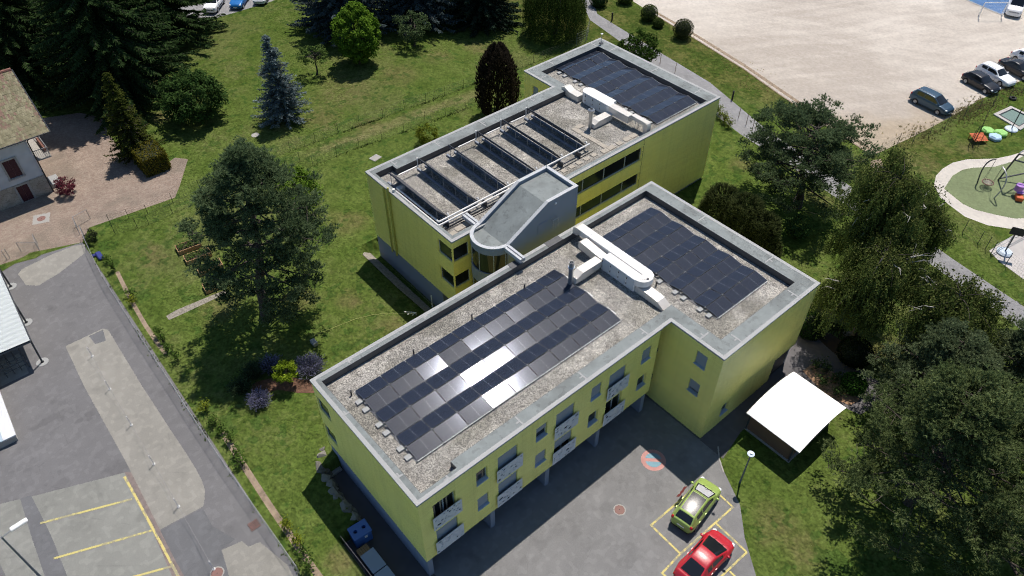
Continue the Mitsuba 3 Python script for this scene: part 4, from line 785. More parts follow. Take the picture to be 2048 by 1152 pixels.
# willow
def willow(label, x, y, h, rad, seed):
    key = thing('willow_tree', label, 'tree'); z0 = H(x, y); f = Fol(seed); r = f.r
    p, tm_ = trunk_mesh(x, y, z0, h * .7, .35, .15, seed, .3); add('trunk', tm_, 'm_bark', key)
    n = 1500; u = nrm(r.normal(size=(n, 3)) + [0, 0, .5]); u[:, 2] = abs(u[:, 2]); T_ = np.array([x, y, z0 + h * .45]) + u * [rad, rad, h * .55] * (r.uniform(.5, 1, (n, 1)) ** .4)
    strands(f, T_, h * .62, 34, .07, (.03, .055, .012), (.085, .125, .03), .06, .24)
    limbs(key, [(np.array([p[-1], (p[-1] + t) / 2 + [0, 0, .6], t]), [.12, .07, .02]) for t in T_[:18]]); f.put(key, 'crown', 'm_leaf')
willow('weeping willow at the top edge beside the bend of the footpath', *(54.19,47.21), 9.5, 4.0, 172)
# birches
birch('weeping birch with bare leaning trunk at the edge of the access road', 36.44, -5.4, 9.6, 3.5, 181, nb=44, t0=.34)
birch('tallest weeping birch, behind the one at the access road', *(40.24,-3.87), 14.0, 3.6, 184, nb=48, t0=.38)
birch('weeping birch with white bare twigs nearest to the right edge', *(37.9,-11.58), 9.6, 3.9, 182, nb=44, t0=.25)
birch('small weeping birch between the tallest birch and the playground', *(47.75,-3.74), 7.0, 2.9, 183, nb=30)
# juniper clump behind the wing
for lb, px, hh, rr, sd in [('upright juniper behind the wing of the near block, left one', (39.3,9.57), 4.2, 2.4, 191), ('upright juniper behind the wing of the near block, middle one', (39.28,7.2), 4.6, 2.5, 192), ('upright juniper behind the wing of the near block, right one next to the spreading pine', (39.35,5.2), 3.8, 2.2, 193)]:
    k = thing('juniper_shrub', lb, 'shrub'); f = Fol(sd); r = f.r; n = 2100; az = r.uniform(0, 6.28, n); t = r.random(n); Rr = rr * (1 - .45 * t) * r.uniform(.3, 1, n) ** .5
    f.tufts(np.c_[px[0] + Rr * np.cos(az), px[1] + Rr * np.sin(az), H(*px) + t * hh * (1 - .5 * (Rr / rr) ** 2)], np.c_[np.cos(az) * .5, np.sin(az) * .5, np.ones(n)], 9, .42, .06, .30, (.045, .065, .024), (.125, .15, .058)); f.put(k, 'foliage')
# clipped balls and hedges
BG = ((.035, .06, .014), (.075, .105, .028)); DG = ((.010, .030, .008), (.028, .06, .014))
ball('round clipped shrub at the edge of the gravel lot, largest and nearest of the row', *(65.49,35.7), 1.15, 2.3, 201, (.03, .042, .012), (.06, .07, .022))
ball('light green clipped shrub on the verge, second largest of the row by the gravel lot', *(66.09,41.86), 1.0, 1.9, 202, *BG)
ball('smallest clipped shrub of the row, between two larger ones by the gravel lot', *(65.51,39.71), .6, 1.0, 203, *BG)
ball('clipped shrub at the top edge, right one of the pair by the footpath', *(67.54,47.41), 1.0, 1.6, 204, *BG)
ball('clipped shrub at the top edge, left one of the pair by the footpath', *(64.14,49.09), 1.1, 1.7, 205, *DG)
ball('dark clipped shrub at the corner of the near block above the access road', *(34.23,-3.51), 1.05, 1.8, 206, *DG)
ball('large dark clipped ball shrub at the foot of the tall birch', *(34.33,-7.23), 1.15, 2.0, 207, (.007, .016, .006), (.016, .03, .010))
ball('fresh green clipped ball shrub beside the chip bed and the bluish pine', *(31.94,-8.7), .8, 1.3, 208, (.03, .08, .012), (.06, .14, .025))
hx, hy = (3.82,50.32)
r_ = R(211); pts = []; nn = []
for ax in range(3):
    for sg in (-1, 1):
        p_ = r_.uniform(-1, 1, (900, 3)); p_[:, ax] = sg; e_ = np.zeros(3); e_[ax] = sg; pts.append(p_); nn.append(np.tile(e_, (900, 1)))
pts = np.vstack(pts) * [1.15, 1.5, .95] + [hx, hy, 2.05]
shell('block of clipped golden hedge in front of the young conifer', 'clipped_hedge', 'hedge', pts, np.vstack(nn), (.055, .065, .010), (.15, .125, .02), 212, .085, .07, bb(hx - 1.05, hx + 1.05, hy - 1.4, hy + 1.4, 1.1, 2.9))
# lavender-like purple shrubs and grasses in the mulch bed
def sprays(label, name, x, y, h, rad, n, c0, c1, tip, seed, cat_='shrub'):
    k = thing(name, label, cat_); f = Fol(seed); r = f.r; z0 = H(x, y); az = r.uniform(0, 6.28, n); le = r.uniform(.2, 1, n) ** .6
    d = np.c_[np.cos(az) * rad * le, np.sin(az) * rad * le, h * (1 - .45 * le ** 2)]; b = np.array([x, y, z0]) + r.normal(0, .12, (n, 3)) * [1, 1, 0]
    f.blades(b, b + d, .035, f.tint(n, c0, c1)); m_ = 6
    s = np.repeat(r.uniform(.5, 1.0, (n, 1)), m_, 1) * r.uniform(.75, 1.05, (n, m_)); p = (b[:, None] + d[:, None] * s[..., None]).reshape(-1, 3) + r.normal(0, .05, (n * m_, 3))
    f.blades(p, p + nrm(np.repeat(d, m_, 0) + r.normal(0, .3, (n * m_, 3))) * .13, .05, f.tint(n * m_, *tip)); f.put(k, 'foliage')
LV = ((.12, .12, .19), (.26, .26, .40))
sprays('purple-flowered shrub beside the lime green little tree, next to the building corner', 'lavender_shrub', *(2.4,17.75), 1.2, 1.25, 520, (.05, .07, .03), (.10, .12, .06), LV, 221)
sprays('purple-flowered shrub at the front of the mulch bed, half in shade', 'lavender_shrub', *(-1.8,17.54), .9, 1.0, 380, (.05, .07, .03), (.10, .12, .06), LV, 222)
sprays('purple-flowered shrub behind the lime green little tree, in deep shade', 'lavender_shrub', *(0.35,19.76), 1.0, 1.0, 340, (.05, .07, .03), (.10, .12, .06), LV, 223)
GR = ((.035, .065, .03), (.075, .11, .06))
sprays('clump of tall ornamental grass at the left end of the mulch bed', 'grass_clump', *(-2.25,19.32), 1.1, 1.0, 420, *GR, GR, 224, 'grass')
sprays('second clump of ornamental grass behind the first, in pine shade', 'grass_clump', *(-0.93,19.99), 1.1, 1.0, 380, *GR, GR, 225, 'grass')
# young shrubs along the yard fence
sp = [(-4.56,39.29),(-4.48,37.92),(-4.61,33.84),(-4.83,33.15),(-4.58,28.28),(-4.65,27.53),(-4.62,26.32),(-4.55,25.1),(-4.96,19.34),(-4.92,17.98),(-4.95,16.92),(-4.83,15.81),(-5.01,14.41),(-5.08,13.62),(-5.03,7.7),(-5.04,6.51),(-5.09,5.63),(-5.34,4.54)]
ORD = ['first','second','third','fourth','fifth','sixth','seventh','eighth','ninth','tenth','eleventh','twelfth','thirteenth','fourteenth','fifteenth','sixteenth','seventeenth','last']
for i, (x, y) in enumerate(sp):
    yl = i in (3, 8, 14, 15); sapling(f'{"yellowish" if yl else "green"} young shrub, {ORD[i]} from the top of the row along the yard fence', x, y, .75 + .35 * (i * 37 % 10) / 10, 300 + i, *(((.10, .13, .012), (.22, .25, .03)) if yl else ((.045, .085, .016), (.09, .145, .03))), group='young shrubs along the yard fence')
for i, (x, y) in enumerate([(53.51,19.82),(53.25,19.02),(54.02,20.69),(54.49,21.61)]): sapling(f'{ORD[i]} yellow-green shrub of the four in the border between rear block and footpath', x, y, 1.1, 330 + i, (.07, .10, .012), (.16, .19, .03), group='shrubs in the border behind the rear block', rad=.5, n=260)
for i, (x, y) in enumerate([(31.57,-5.89),(31.78,-6.7),(31.52,-7.54),(31.44,-8.51),(30.67,-7.12),(30.62,-8.28)]): sapling(f'{ORD[i]} sparse green shrub in the chip bed behind the carport, counted from the access road', x, y, 1.0, 340 + i, (.035, .065, .02), (.07, .11, .035), group='shrubs in the chip bed', rad=.45, n=170)
for i, (x, y) in enumerate([(35.25,-4.38),(35.48,-4.86),(35.56,-5.34)]): sapling(f'{ORD[i]} dark thin shrub from the left between the clipped ball shrubs at the access road', x, y, 1.5, 350 + i, (.02, .035, .012), (.045, .065, .022), group='thin shrubs at the access road', rad=.5, n=170)

# rough dry grass along the lot, the playground fence and the footpath
def wild(name, lab_, lines, width, n, h, c0, c1, seed):
    f = Fol(seed); r = f.r; P = []
    tot = sum(LineString(l).length for l in lines)
    for l in lines:
        L = LineString(l); k = int(n * L.length / tot); s = r.uniform(0, L.length, k); q = np.array([L.interpolate(v).coords[0] for v in s]); gp = meshkit.noise(np.c_[q * .5, np.zeros(k)], seed); keep = r.random(k) < np.clip((gp - .3) * 2.2, .08, 1); q = q[keep]; P.append(q + r.normal(0, width, (len(q), 2)))
    P = np.concatenate(P); f.tufts(np.c_[P, hgt(P[:, 0], P[:, 1])], np.tile([0, 0, 1.0], (len(P), 1)), 6, h, .06, .45, c0, c1); me, c = f.mesh(); k = add(name, me, 'm_needle', color=c); labels[k] = {'kind': 'stuff', 'label': lab_, 'category': 'grass'}
wild('rough_grass', 'tall dry grass along the fence between gravel lot and playground', [[(59.34,6.26),(64.2,6.0),(68.9,4.81),(74.95,4.04),(80.13,3.16),(87.09,2.11)]], .75, 1900, .26, (.17, .16, .065), (.34, .29, .13), 501)
wild('rough_grass', 'dry weeds along the kerb on the footpath side of the gravel lot', [[(67.35,42.73),(65.54,32.85),(63.87,24.79),(62.26,18.79),(60.85,12.74),(59.54,6.1)], [(62.54,25.93),(66.29,25.87),(66.59,23.23)]], .7, 420, .13, (.20, .16, .08), (.36, .27, .12), 502)
wild('grass_tufts', 'long grass tufts at the foot of the yard fence', [[(-4.85,43.8),(-5.09,41.84),(-5.55,36.09),(-5.7,30.88),(-5.79,25.79),(-5.89,18.81),(-5.93,14.05),(-5.88,10.22),(-5.85,4.34)]], .10, 420, .16, (.06, .105, .02), (.12, .17, .04), 503)
wild('grass_tufts', 'long grass tufts under the two wire fences across the lawn', [[(15.57,40.23),(20.69,40.01),(25.68,39.31),(30.77,38.97),(36.24,38.63)], [(15.13,43.87),(20.47,43.55),(25.59,43.04),(33.26,42.35),(44.31,43.01),(49.51,42.89)]], .14, 1100, .16, (.04, .075, .016), (.09, .135, .035), 504)
# ==== cars
def grid_mesh(P, flip=False):
    n, m = P.shape[:2]; i, j = np.meshgrid(np.arange(n - 1), np.arange(m - 1), indexing='ij')
    q = np.stack([i * m + j, i * m + j + 1, (i + 1) * m + j + 1, (i + 1) * m + j], -1).reshape(-1, 4)
    f = np.vstack([q[:, [0, 1, 2]], q[:, [0, 2, 3]]]); return trimesh.Trimesh(P.reshape(-1, 3), f[:, ::-1] if flip else f, process=False)
TYRE = mikit.ply(lathe([(.19, -.09), (.29, -.10), (.315, -.07), (.318, 0), (.315, .07), (.29, .10), (.19, .09), (.19, -.09)], 0, 0, 0, 22), 'm_rubber', smooth=40)
_sp = [trimesh.creation.box((.17, .05, .02), T_) for T_ in []]
def _rim():
    ms = [lathe([(.16, .05), (.195, .095), (.205, .095), (.205, .06), (.16, .04)], 0, 0, 0, 20), lathe([(0, .03), (.17, .03), (.17, .02), (0, .02)], 0, 0, 0, 16), cyl(0, 0, .02, .085, .045, 10)]
    for k in range(5):
        b = cb(.02, .185, -.03, .03, .05, .085, .008); ms.append(rotz(b, k * 72))
    return cat(ms)
RIM = mikit.ply(_rim(), 'm_rim')
def car(name, label, x, y, z, head, paint, L=4.0, W=1.72, Hh=1.5, hood=.9, belt=.93, xa=.95, xb=.25, xc=-1.35, xd=-1.85, wb=2.5, nose=.62, tail=.85, round_=4.0, roofmat=None, group=None, category='car', sunshade=False, gtaper=.80, rails=False, fr=.31, bulge=.0, cladding=None):
    key = thing(name, label, category, group); M = T().translate([x, y, z]).rotate([0, 0, 1], head)
    def put(n, m, mt, par=key, smooth=False, to=None): return add(n, m, mt, par, smooth, M if to is None else M @ to)
    h2 = L / 2; xs = h2 * np.sin(np.linspace(-math.pi / 2, math.pi / 2, 31))
    zs = np.interp(xs, [-h2, -h2 * .97, xd, xd + .5, xa, h2 * .72, h2 * .93, h2], [tail * .86, tail, belt + .02, belt, hood + .03, hood - .04, nose + .12, nose - .06])
    u = np.abs(xs / h2); wy = W / 2 * (1 - .10 * u ** round_ - .16 * np.clip((u - .86) / .14, 0, 1) ** 2)
    z0 = .20 + .10 * np.clip((u - .8) / .2, 0, 1)
    sec = []
    for X_, zt, w, zb_ in zip(xs, zs, wy, z0):
        fb = 1 + bulge * math.exp(-((abs(X_) - wb / 2) / .45) ** 2)
        half = [(0, zb_), (w * .82, zb_), (w * .95 * fb, zb_ + .10), (w * fb, zb_ + (zt - zb_) * .45), (w * .985 * fb, zb_ + (zt - zb_) * .72), (w * .93, zt - .05), (w * .84, zt - .005), (w * .55, zt + .015), (0, zt + .03)]
        ring = half + [(-a, b) for a, b in half[-2:0:-1]]
        sec.append([(X_, a, b) for a, b in ring])
    P = np.array(sec); n, m = P.shape[:2]
    i, j = np.meshgrid(np.arange(n - 1), np.arange(m), indexing='ij'); jn = (j + 1) % m
    q = np.stack([i * m + j, (i + 1) * m + j, (i + 1) * m + jn, i * m + jn], -1).reshape(-1, 4); vv = P.reshape(-1, 3); k = len(vv)
    vv = np.vstack([vv, P[0].mean(0), P[-1].mean(0)]); jj = np.arange(m)
    f = np.vstack([q[:, [0, 1, 2]], q[:, [0, 2, 3]], np.stack([np.full(m, k), jj, (jj + 1) % m], 1), np.stack([np.full(m, k + 1), (n - 1) * m + (jj + 1) % m, (n - 1) * m + jj], 1)])
    bm = trimesh.Trimesh(vv, f, process=False); bm.fix_normals()
    holes = []
    for sx in (wb / 2, -wb / 2):
        for sy in (-1, 1):
            c = trimesh.creation.cylinder(fr + .055, .5, sections=24); c.apply_transform(trimesh.transformations.rotation_matrix(math.pi / 2, [1, 0, 0])); c.apply_translation([sx, sy * (W / 2 - .02), .32]); holes.append(c)
    for sx in (xb - .05 + (xa - xb) * .55, (xb + xc) / 2 - .05, xc + .05):     # door gaps
        for sy in (-1, 1): holes.append(bb(sx - .012, sx + .012, sy * (W / 2 + .2), sy * (W / 2 - .035), .36, belt - .03))
    holes += [bb(h2 - .30, h2 + .3, -W * .31, W * .31, nose - .24, nose - .13), bb(-h2 - .3, -h2 + .05, -W * .30, W * .30, .44, .47)]
    put('body', cut(bm, holes), paint, smooth=35)
    # cabin shell
    gx_ = np.array([xd, xd + (xc - xd) * .5, xc, xc + .12, (xb * .25 + xc * .75), (xb + xc) / 2, (xb * .75 + xc * .25), xb - .1, xb, xb + (xa - xb) * .5, xa])
    top = np.interp(gx_, [xd, xc, xc + .2, (xb + xc) / 2, xb - .15, xb, xa], [belt + .0, Hh - .09, Hh - .035, Hh, Hh - .02, Hh - .06, hood + .0])
    def S(X_, s):
        zt = np.interp(X_, gx_, top); zb_ = np.interp(X_, [xd, xa], [belt - .03, hood - .03]); wb_ = np.interp(X_, xs, wy) * .90
        k = np.clip((zt - zb_) / (Hh - belt), 0, 1); wr = wb_ * (1 - (1 - gtaper) * k)
        a = np.abs(s); y_ = np.where(a < .6, wr * .93 * (a / .6), np.where(a < .68, wr * (.93 + .07 * (a - .6) / .08), wr + (wb_ - wr) * (a - .68) / .32))
        z_ = np.where(a < .6, zt - .035 * (a / .6) ** 2, np.where(a < .68, zt - .035 - .03 * (a - .6) / .08, (zt - .065) + (zb_ - zt + .065) * (a - .68) / .32))
        return np.stack([X_ + 0 * s, np.sign(s) * y_, z_], -1)
    def patch(x0, x1, s0, s1, nx, ns, off):
        A, B = np.meshgrid(np.linspace(x0, x1, nx), np.linspace(s0, s1, ns), indexing='ij'); P = S(A, B)
        c = np.array([(xa + xd) / 2, 0, belt - .2]); g = grid_mesh(P); g = trimesh.Trimesh(g.vertices, g.faces, process=False); vn = np.array(g.vertex_normals)
        sg = np.sign(((g.vertices - c) * vn).sum(1).mean()); vn *= sg
        if sg < 0: g.invert()
        g.vertices = g.vertices + vn * off; return g
    gxx = np.unique(np.r_[gx_, np.linspace(xd, xa, 15)])
    A, B = np.meshgrid(gxx, np.linspace(-1, 1, 33), indexing='ij'); g = grid_mesh(S(A, B)); 
    if np.array(g.face_normals)[:, 2].mean() < 0: g.invert()
    put('cabin', g, paint, smooth=35)
    ln = xa - xb; lr = xc - xd
    put('windscreen', patch(xb + .03, xa - ln * .06, -.57, .57, 7, 15, .006), 'm_carglass', smooth=True)
    put('rear_window', patch(xd + lr * .18, xc - .03, -.53, .53, 6, 13, .006), 'm_carglass', smooth=True)
    if roofmat: put('roof_glass', patch(xc + .10, xb - .05, -.54, .54, 8, 13, .006), roofmat, smooth=True)
    mid = (xb + xc) / 2
    for s in (-1, 1):
        for a_, b_ in ((mid + .05, xb + ln * .42), (xc + .22 if lr < .9 else xc + .1, mid - .05)): put('side_window', patch(a_, b_, s * .73, s * .93, 6, 5, .006), 'm_carglass', smooth=True)
        put('mirror', (lambda e: (e.apply_scale([.09, .12, .07]), e.apply_translation([xa - ln * .38, s * (W / 2 + .07), belt + .04]), e)[2])(trimesh.creation.icosphere(2)), paint, smooth=True)
        put('headlight', (lambda e: (e.apply_scale([.17, .14, .085]), e.apply_translation([h2 * .90, s * W * .365, nose + .05]), e)[2])(trimesh.creation.icosphere(2)), 'm_headlight', smooth=True)
        put('tail_light', (lambda e: (e.apply_scale([.10, .11, .15]), e.apply_translation([-h2 * .945, s * W * .385, tail - .10]), e)[2])(trimesh.creation.icosphere(2)), 'm_taillight', smooth=True)
        put('door_handle', cat([bb(xx, xx + .14, s * W * .485, s * W * .5 + s * .012, belt - .13, belt - .10) for xx in (mid + .12, xc + .25)]), paint)
        if rails: put('roof_rail', tube([(xc + .15, s * W * .33, Hh + .01), (xc + .3, s * W * .33, Hh + .06), (xb - .3, s * W * .33, Hh + .05), (xb - .1, s * W * .33, Hh)], .018, 6), 'm_galv')
        if cladding: put('side_cladding', cb(-wb * .27, wb * .27, s * (W / 2 - .02) - .03, s * (W / 2 - .02) + .03, .40, .62, .02), 'm_anthracite')
    put('grille', bb(h2 - .32, h2 - .20, -W * .30, W * .30, nose - .23, nose - .14), 'm_black')
    put('number_plate', cat([bb(-h2 - .008, -h2 + .03, -.26, .26, .58, .69)]), 'm_white'); put('number_plate', bb(h2 - .04, h2 + .012, -.26, .26, .36, .46), 'm_white')
    put('bumper_trim', cat([bb(h2 - .12, h2 + .004, -W * .36, W * .36, .22, .30), bb(-h2 - .004, -h2 + .12, -W * .36, W * .36, .22, .34)]), 'm_black')
    put('wiper', cat([seg((xa - .03, -.35, hood + .05), (xa - ln * .35, .05, hood + .19), .012, 4), seg((xa - .03, .2, hood + .05), (xa - ln * .35, .55, hood + .17), .012, 4)]), 'm_black')
    if sunshade:
        r = R(5); g = patch(xb + .12, xa - ln * .2, -.50, .50, 12, 22, .012); vv = np.array(g.vertices); vv[:, 2] += .02 * (meshkit.noise(vv * 6) - .5); g.vertices = vv; put('sunshade', g, 'm_foil')
    for sx in (wb / 2, -wb / 2):
        for sy in (-1, 1):
            q_ = T().translate([sx, sy * (W / 2 - .11), .318]).rotate([1, 0, 0], -90 * sy)
            w_ = add('wheel', TYRE, None, key, to_world=M @ q_); add('rim', RIM, None, w_, to_world=M @ q_)
    return key
mat('m_foil', two(pr((.62, .63, .66), .35, metallic=.4)))
carpaint('m_carblue', (0.035, 0.075, 0.12), .35); carpaint('m_carblack', (0.008, 0.009, 0.013)); carpaint('m_carwhite', (0.72, 0.73, 0.74)); carpaint('m_cargreen', (0.29, 0.40, 0.10), .2); carpaint('m_carred', (0.40, 0.016, 0.028)); carpaint('m_caraqua', (0.012, 0.14, 0.42), .2)
carpaint('m_carpano', (0.012, 0.014, 0.018))
car('parked_car', 'lime green hatchback with dark glass roof and silver sunshade in the front parking bay', 15.62, -7.47, .012, 9, 'm_cargreen', L=3.92, W=1.70, Hh=1.53, hood=.98, belt=1.0, xa=1.30, xb=.30, xc=-1.42, xd=-1.88, nose=.70, tail=1.0, roofmat='m_carpano', sunshade=True, gtaper=.74)
car('parked_car', 'red rounded compact car in the bay nearest the bottom edge', 13.12, -10.15, .012, 3, 'm_carred', L=4.25, W=1.80, Hh=1.50, hood=.93, belt=.94, xa=1.42, xb=.22, xc=-.85, xd=-1.85, nose=.64, tail=.70, round_=2.0, gtaper=.72, bulge=.09)
car('parked_car', 'blue people carrier parked alone on the gravel lot', 73.5, 7.1, .012, -96.7, 'm_carblue', L=4.6, W=1.82, Hh=1.66, hood=1.0, belt=1.04, xa=1.42, xb=.45, xc=-1.75, xd=-2.15, wb=2.75, nose=.74, tail=1.05, rails=True)
car('parked_car', 'black hatchback on the gravel lot next to a white estate car', 81.9, 5.6, .012, -104, 'm_carblack', L=4.2, W=1.76, Hh=1.47, xa=.95, xb=.2, xc=-1.4, xd=-1.98, wb=2.6)
car('parked_car', 'white estate car on the gravel lot between two black cars', 84.9, 5.3, .012, -104, 'm_carwhite', L=4.5, W=1.78, Hh=1.48, xa=.95, xb=.2, xc=-1.75, xd=-2.15, wb=2.65, rails=True)
car('parked_car', 'black saloon cut by the right edge on the gravel lot', 88.3, 4.1, .012, -104, 'm_carblack', L=4.7, W=1.8, Hh=1.44, xa=.85, xb=.1, xc=-.95, xd=-1.75, wb=2.75, tail=.9)
car('parked_car', 'white car beyond the black saloon, only its roof in the picture', 91.6, 4.3, .012, -104, 'm_carwhite', L=4.3, W=1.78, Hh=1.5)
car('parked_van', 'white delivery van at the upper right corner', 105.2, 12.0, .012, 198, 'm_carwhite', L=5.6, W=1.95, Hh=2.45, hood=1.25, belt=1.3, xa=1.85, xb=1.1, xc=-2.5, xd=-2.72, wb=3.4, nose=.95, tail=1.3, category='van', gtaper=.9)
car('parked_car', 'white crossover with dark side cladding, leftmost of the three cars at the top edge', 23.9, 79.7, WG + .006, -132.6, 'm_carwhite', L=4.16, W=1.76, Hh=1.52, hood=.98, belt=1.0, nose=.76, tail=1.0, cladding=True, xa=.95, xb=.2)
car('parked_car', 'bright blue hatchback with white roof, middle of the three cars at the top edge', 26.9, 78.6, WG + .006, -132.6, 'm_caraqua', L=4.0, W=1.74, Hh=1.48, roofmat='m_carwhite')
car('parked_car', 'white hatchback, rightmost of the three cars at the top edge', 29.9, 77.9, WG + .006, -132.6, 'm_carwhite', L=4.05, W=1.74, Hh=1.47)
r_ = R(61); gg = np.meshgrid(np.linspace(0, 1, 9), np.linspace(0, 1, 7), indexing='ij'); Pc = np.stack([15.05 + .95 * gg[0], -6.52 + .16 * gg[0] - .0 + .22 * gg[1] ** 2 + .02 * r_.normal(size=gg[0].shape), 1.02 - .42 * gg[1] ** 1.5 + .02 * r_.normal(size=gg[0].shape)], -1)
mat('m_cloth', two(pr((.16, .035, .03), .9))); tag(add('red_cloth', grid_mesh(Pc), 'm_cloth', smooth=True), 'dark red cloth hanging over the far side door of the lime green car', 'cloth')
# ==== lamps, posts, covers
def lamp(label, x, y, h, head, az, z0):
    k = thing('street_lamp', label, 'street lamp'); a = math.radians(az); dx, dy = math.cos(a), math.sin(a)
    add('pole', tube([(x, y, z0), (x, y, z0 + h * .3), (x, y, z0 + h)], [.075, .06, .045], 10), 'm_lamppole', k)
    if head: 
        add('arm', seg((x, y, z0 + h - .05), (x + dx * .5, y + dy * .5, z0 + h + .05), .03, 8), 'm_galv', k)
        hd = cb(-.45, .45, -.15, .15, -.05, .09, .045); hd = rotz(hd, az); hd.apply_translation([x + dx * .95, y + dy * .95, z0 + h + .08]); add('lamp_head', hd, 'm_white', k)
        gl = rotz(bb(-.3, .3, -.1, .1, -.065, -.05), az); gl.apply_translation([x + dx * .95, y + dy * .95, z0 + h + .08]); add('diffuser', gl, 'm_headlight', k)
    else:
        add('lamp_head', lathe([(0, -.06), (.16, -.05), (.24, .02), (.24, .07), (.12, .11), (0, .12)], x + dx * .12, y + dy * .12, z0 + h, 18), 'm_lamphead', k, smooth=35)
        add('collar', cyl(x + dx * .12, y + dy * .12, z0 + h + .11, z0 + h + .19, .09, 12), 'm_white', k)
        add('bracket', seg((x, y, z0 + h - .15), (x + dx * .12, y + dy * .12, z0 + h - .02), .03), 'm_lamppole', k)
plain('m_lamppole', (.11, .13, .15), .45); plain('m_lamphead', (.50, .58, .66), .4)
lamp('slim lamp post with round head on the lawn beside the two parked cars', 19.4, -8.17, 3.15, False, 25, 0)
lamp('lamp post with long white head at the lower left edge', -17.45, 14.3, 5.0, True, 5, WG)
# rope barrier along the yard
plain('m_rail2', (.22, .22, .22), .6); plain('m_post', (.55, .55, .55), .4)
bp_ = [(-9.23,29.63),(-9.36,25.67),(-9.37,21.59),(-9.42,17.55),(-9.47,13.53),(-9.57,8.25)]
pm = lathe([(0, 0), (.10, 0), (.10, .03), (.05, .06), (.03, .08), (.03, .98), (.045, 1.0), (0, 1.05)], 0, 0, 0, 10); pmd = mikit.ply(pm, 'm_post', smooth=30)
on = ['first', 'second', 'third', 'fourth', 'fifth', 'sixth']
for i, (x, y) in enumerate(bp_): tag(add('barrier_post', pmd, None, to_world=T().translate([x, y, WG + .012])), f'{on[i]} slim white barrier post counted from the top of the pale asphalt strip', 'post')
for i, (a, b) in enumerate(zip(bp_[:-1], bp_[1:])):
    s = np.linspace(0, 1, 11); p = np.c_[a[0] + (b[0] - a[0]) * s, a[1] + (b[1] - a[1]) * s, WG + .98 - .42 * 4 * s * (1 - s)]
    tag(add('barrier_rope', tube(p, .009, 5), 'm_rail2'), f'sagging rope between the {on[i]} and {on[i + 1]} barrier posts of the yard', 'rope')
def cover(label, px, r, z, m, name='manhole_cover', frame=None):
    k = thing(name, label, 'manhole cover'); 
    add('frame', sheet(Point(px).buffer(r * 1.22).difference(Point(px).buffer(r)), z), 'm_concrete', k)
    add('lid', cyl(px[0], px[1], z - .02, z + .006, r, 24), m, k)
    add('lifting_hole', cyl(px[0], px[1], z, z + .009, r * .10, 8), 'm_black', k)
cover('reddish round manhole cover in the middle of the car park', (11.91,-4.36), .33, .014, 'm_drainred')
cover('red round manhole cover set in a pale square on the brick drive', (-7.03,49.03), .36, WG + .018, 'm_drainred')
add('surround', sheet(affinity.rotate(sbox(*[c + d for c, d in zip([-7.73,48.33,-6.33,49.73], (0, 0, 0, 0))]), -20), WG + .012), 'm_concrete', 'manhole_cover_001')
cover('pale round concrete cover on the park lawn', (13.86,48.86), .34, WG + .02, 'm_concrete')
cover('round manhole cover at the bottom of the yard by the last barrier post', (-9.54,7.9), .34, WG + .02, 'm_drainred')
k = thing('concrete_cover', 'square concrete cover in the lawn near the rear block', 'manhole cover'); cx_, cy_ = (20.94,37.4)
add('slab', rotz(cb(cx_ - .5, cx_ + .5, cy_ - .42, cy_ + .42, WG - .05, WG + .06, .02), 12, (cx_, cy_, 0)), 'm_concrete', k)
k = thing('drain_grate', 'rust coloured drain grate at the kerb of the yard', 'drain'); cx_, cy_ = (-6.46,9.28)
add('frame', sheet(sbox(cx_ - .32, cy_ - .32, cx_ + .32, cy_ + .32), WG + .014), 'm_black', k)
for i in range(6): add('bar', bb(cx_ - .3, cx_ + .3, cy_ - .29 + i * .105, cy_ - .23 + i * .105, WG + .01, WG + .03), 'm_drainred', k)
# ==== carport with curved white membrane
k = thing('carport', 'white curved membrane carport with dark brown side walls next to the near block', 'carport')
xs = np.linspace(22.65, 28.15, 25); u = (xs - 25.4) / 2.75; za = 2.18 + .50 * (1 - u * u)
ring = np.c_[np.r_[xs, xs[::-1]], np.r_[za + .05, za[::-1]]]
m = prism(ring, 0, 4.2); q = np.array(m.vertices); m.vertices = np.c_[q[:, 0], q[:, 2] - 9.88, q[:, 1]]; m.invert(); add('membrane', m, 'm_tent', k, smooth=20)
for y in (-9.8, -5.76): add('arch_beam', tube(np.c_[xs, np.full(25, y), za - .05], .05, 8), 'm_galv', k)
for x, y in ((23.2, -9.3), (28.0, -9.3), (23.2, -5.8), (28.0, -5.8)): add('post', cyl(x, y, 0, 2.25, .055, 10), 'm_anthracite', k)
for i in range(10): add('wall_board', bb(23.25, 23.29, -9.2, -5.85, .05 + i * .19, .225 + i * .19), 'm_brownwood', k)
for i in range(10): add('wall_board', bb(23.3, 28.0, -9.24, -9.20, .05 + i * .19, .225 + i * .19), 'm_brownwood', k)
add('floor_slab', bb(23.1, 28.1, -9.4, -5.75, -.05, .03), 'm_concrete', k)
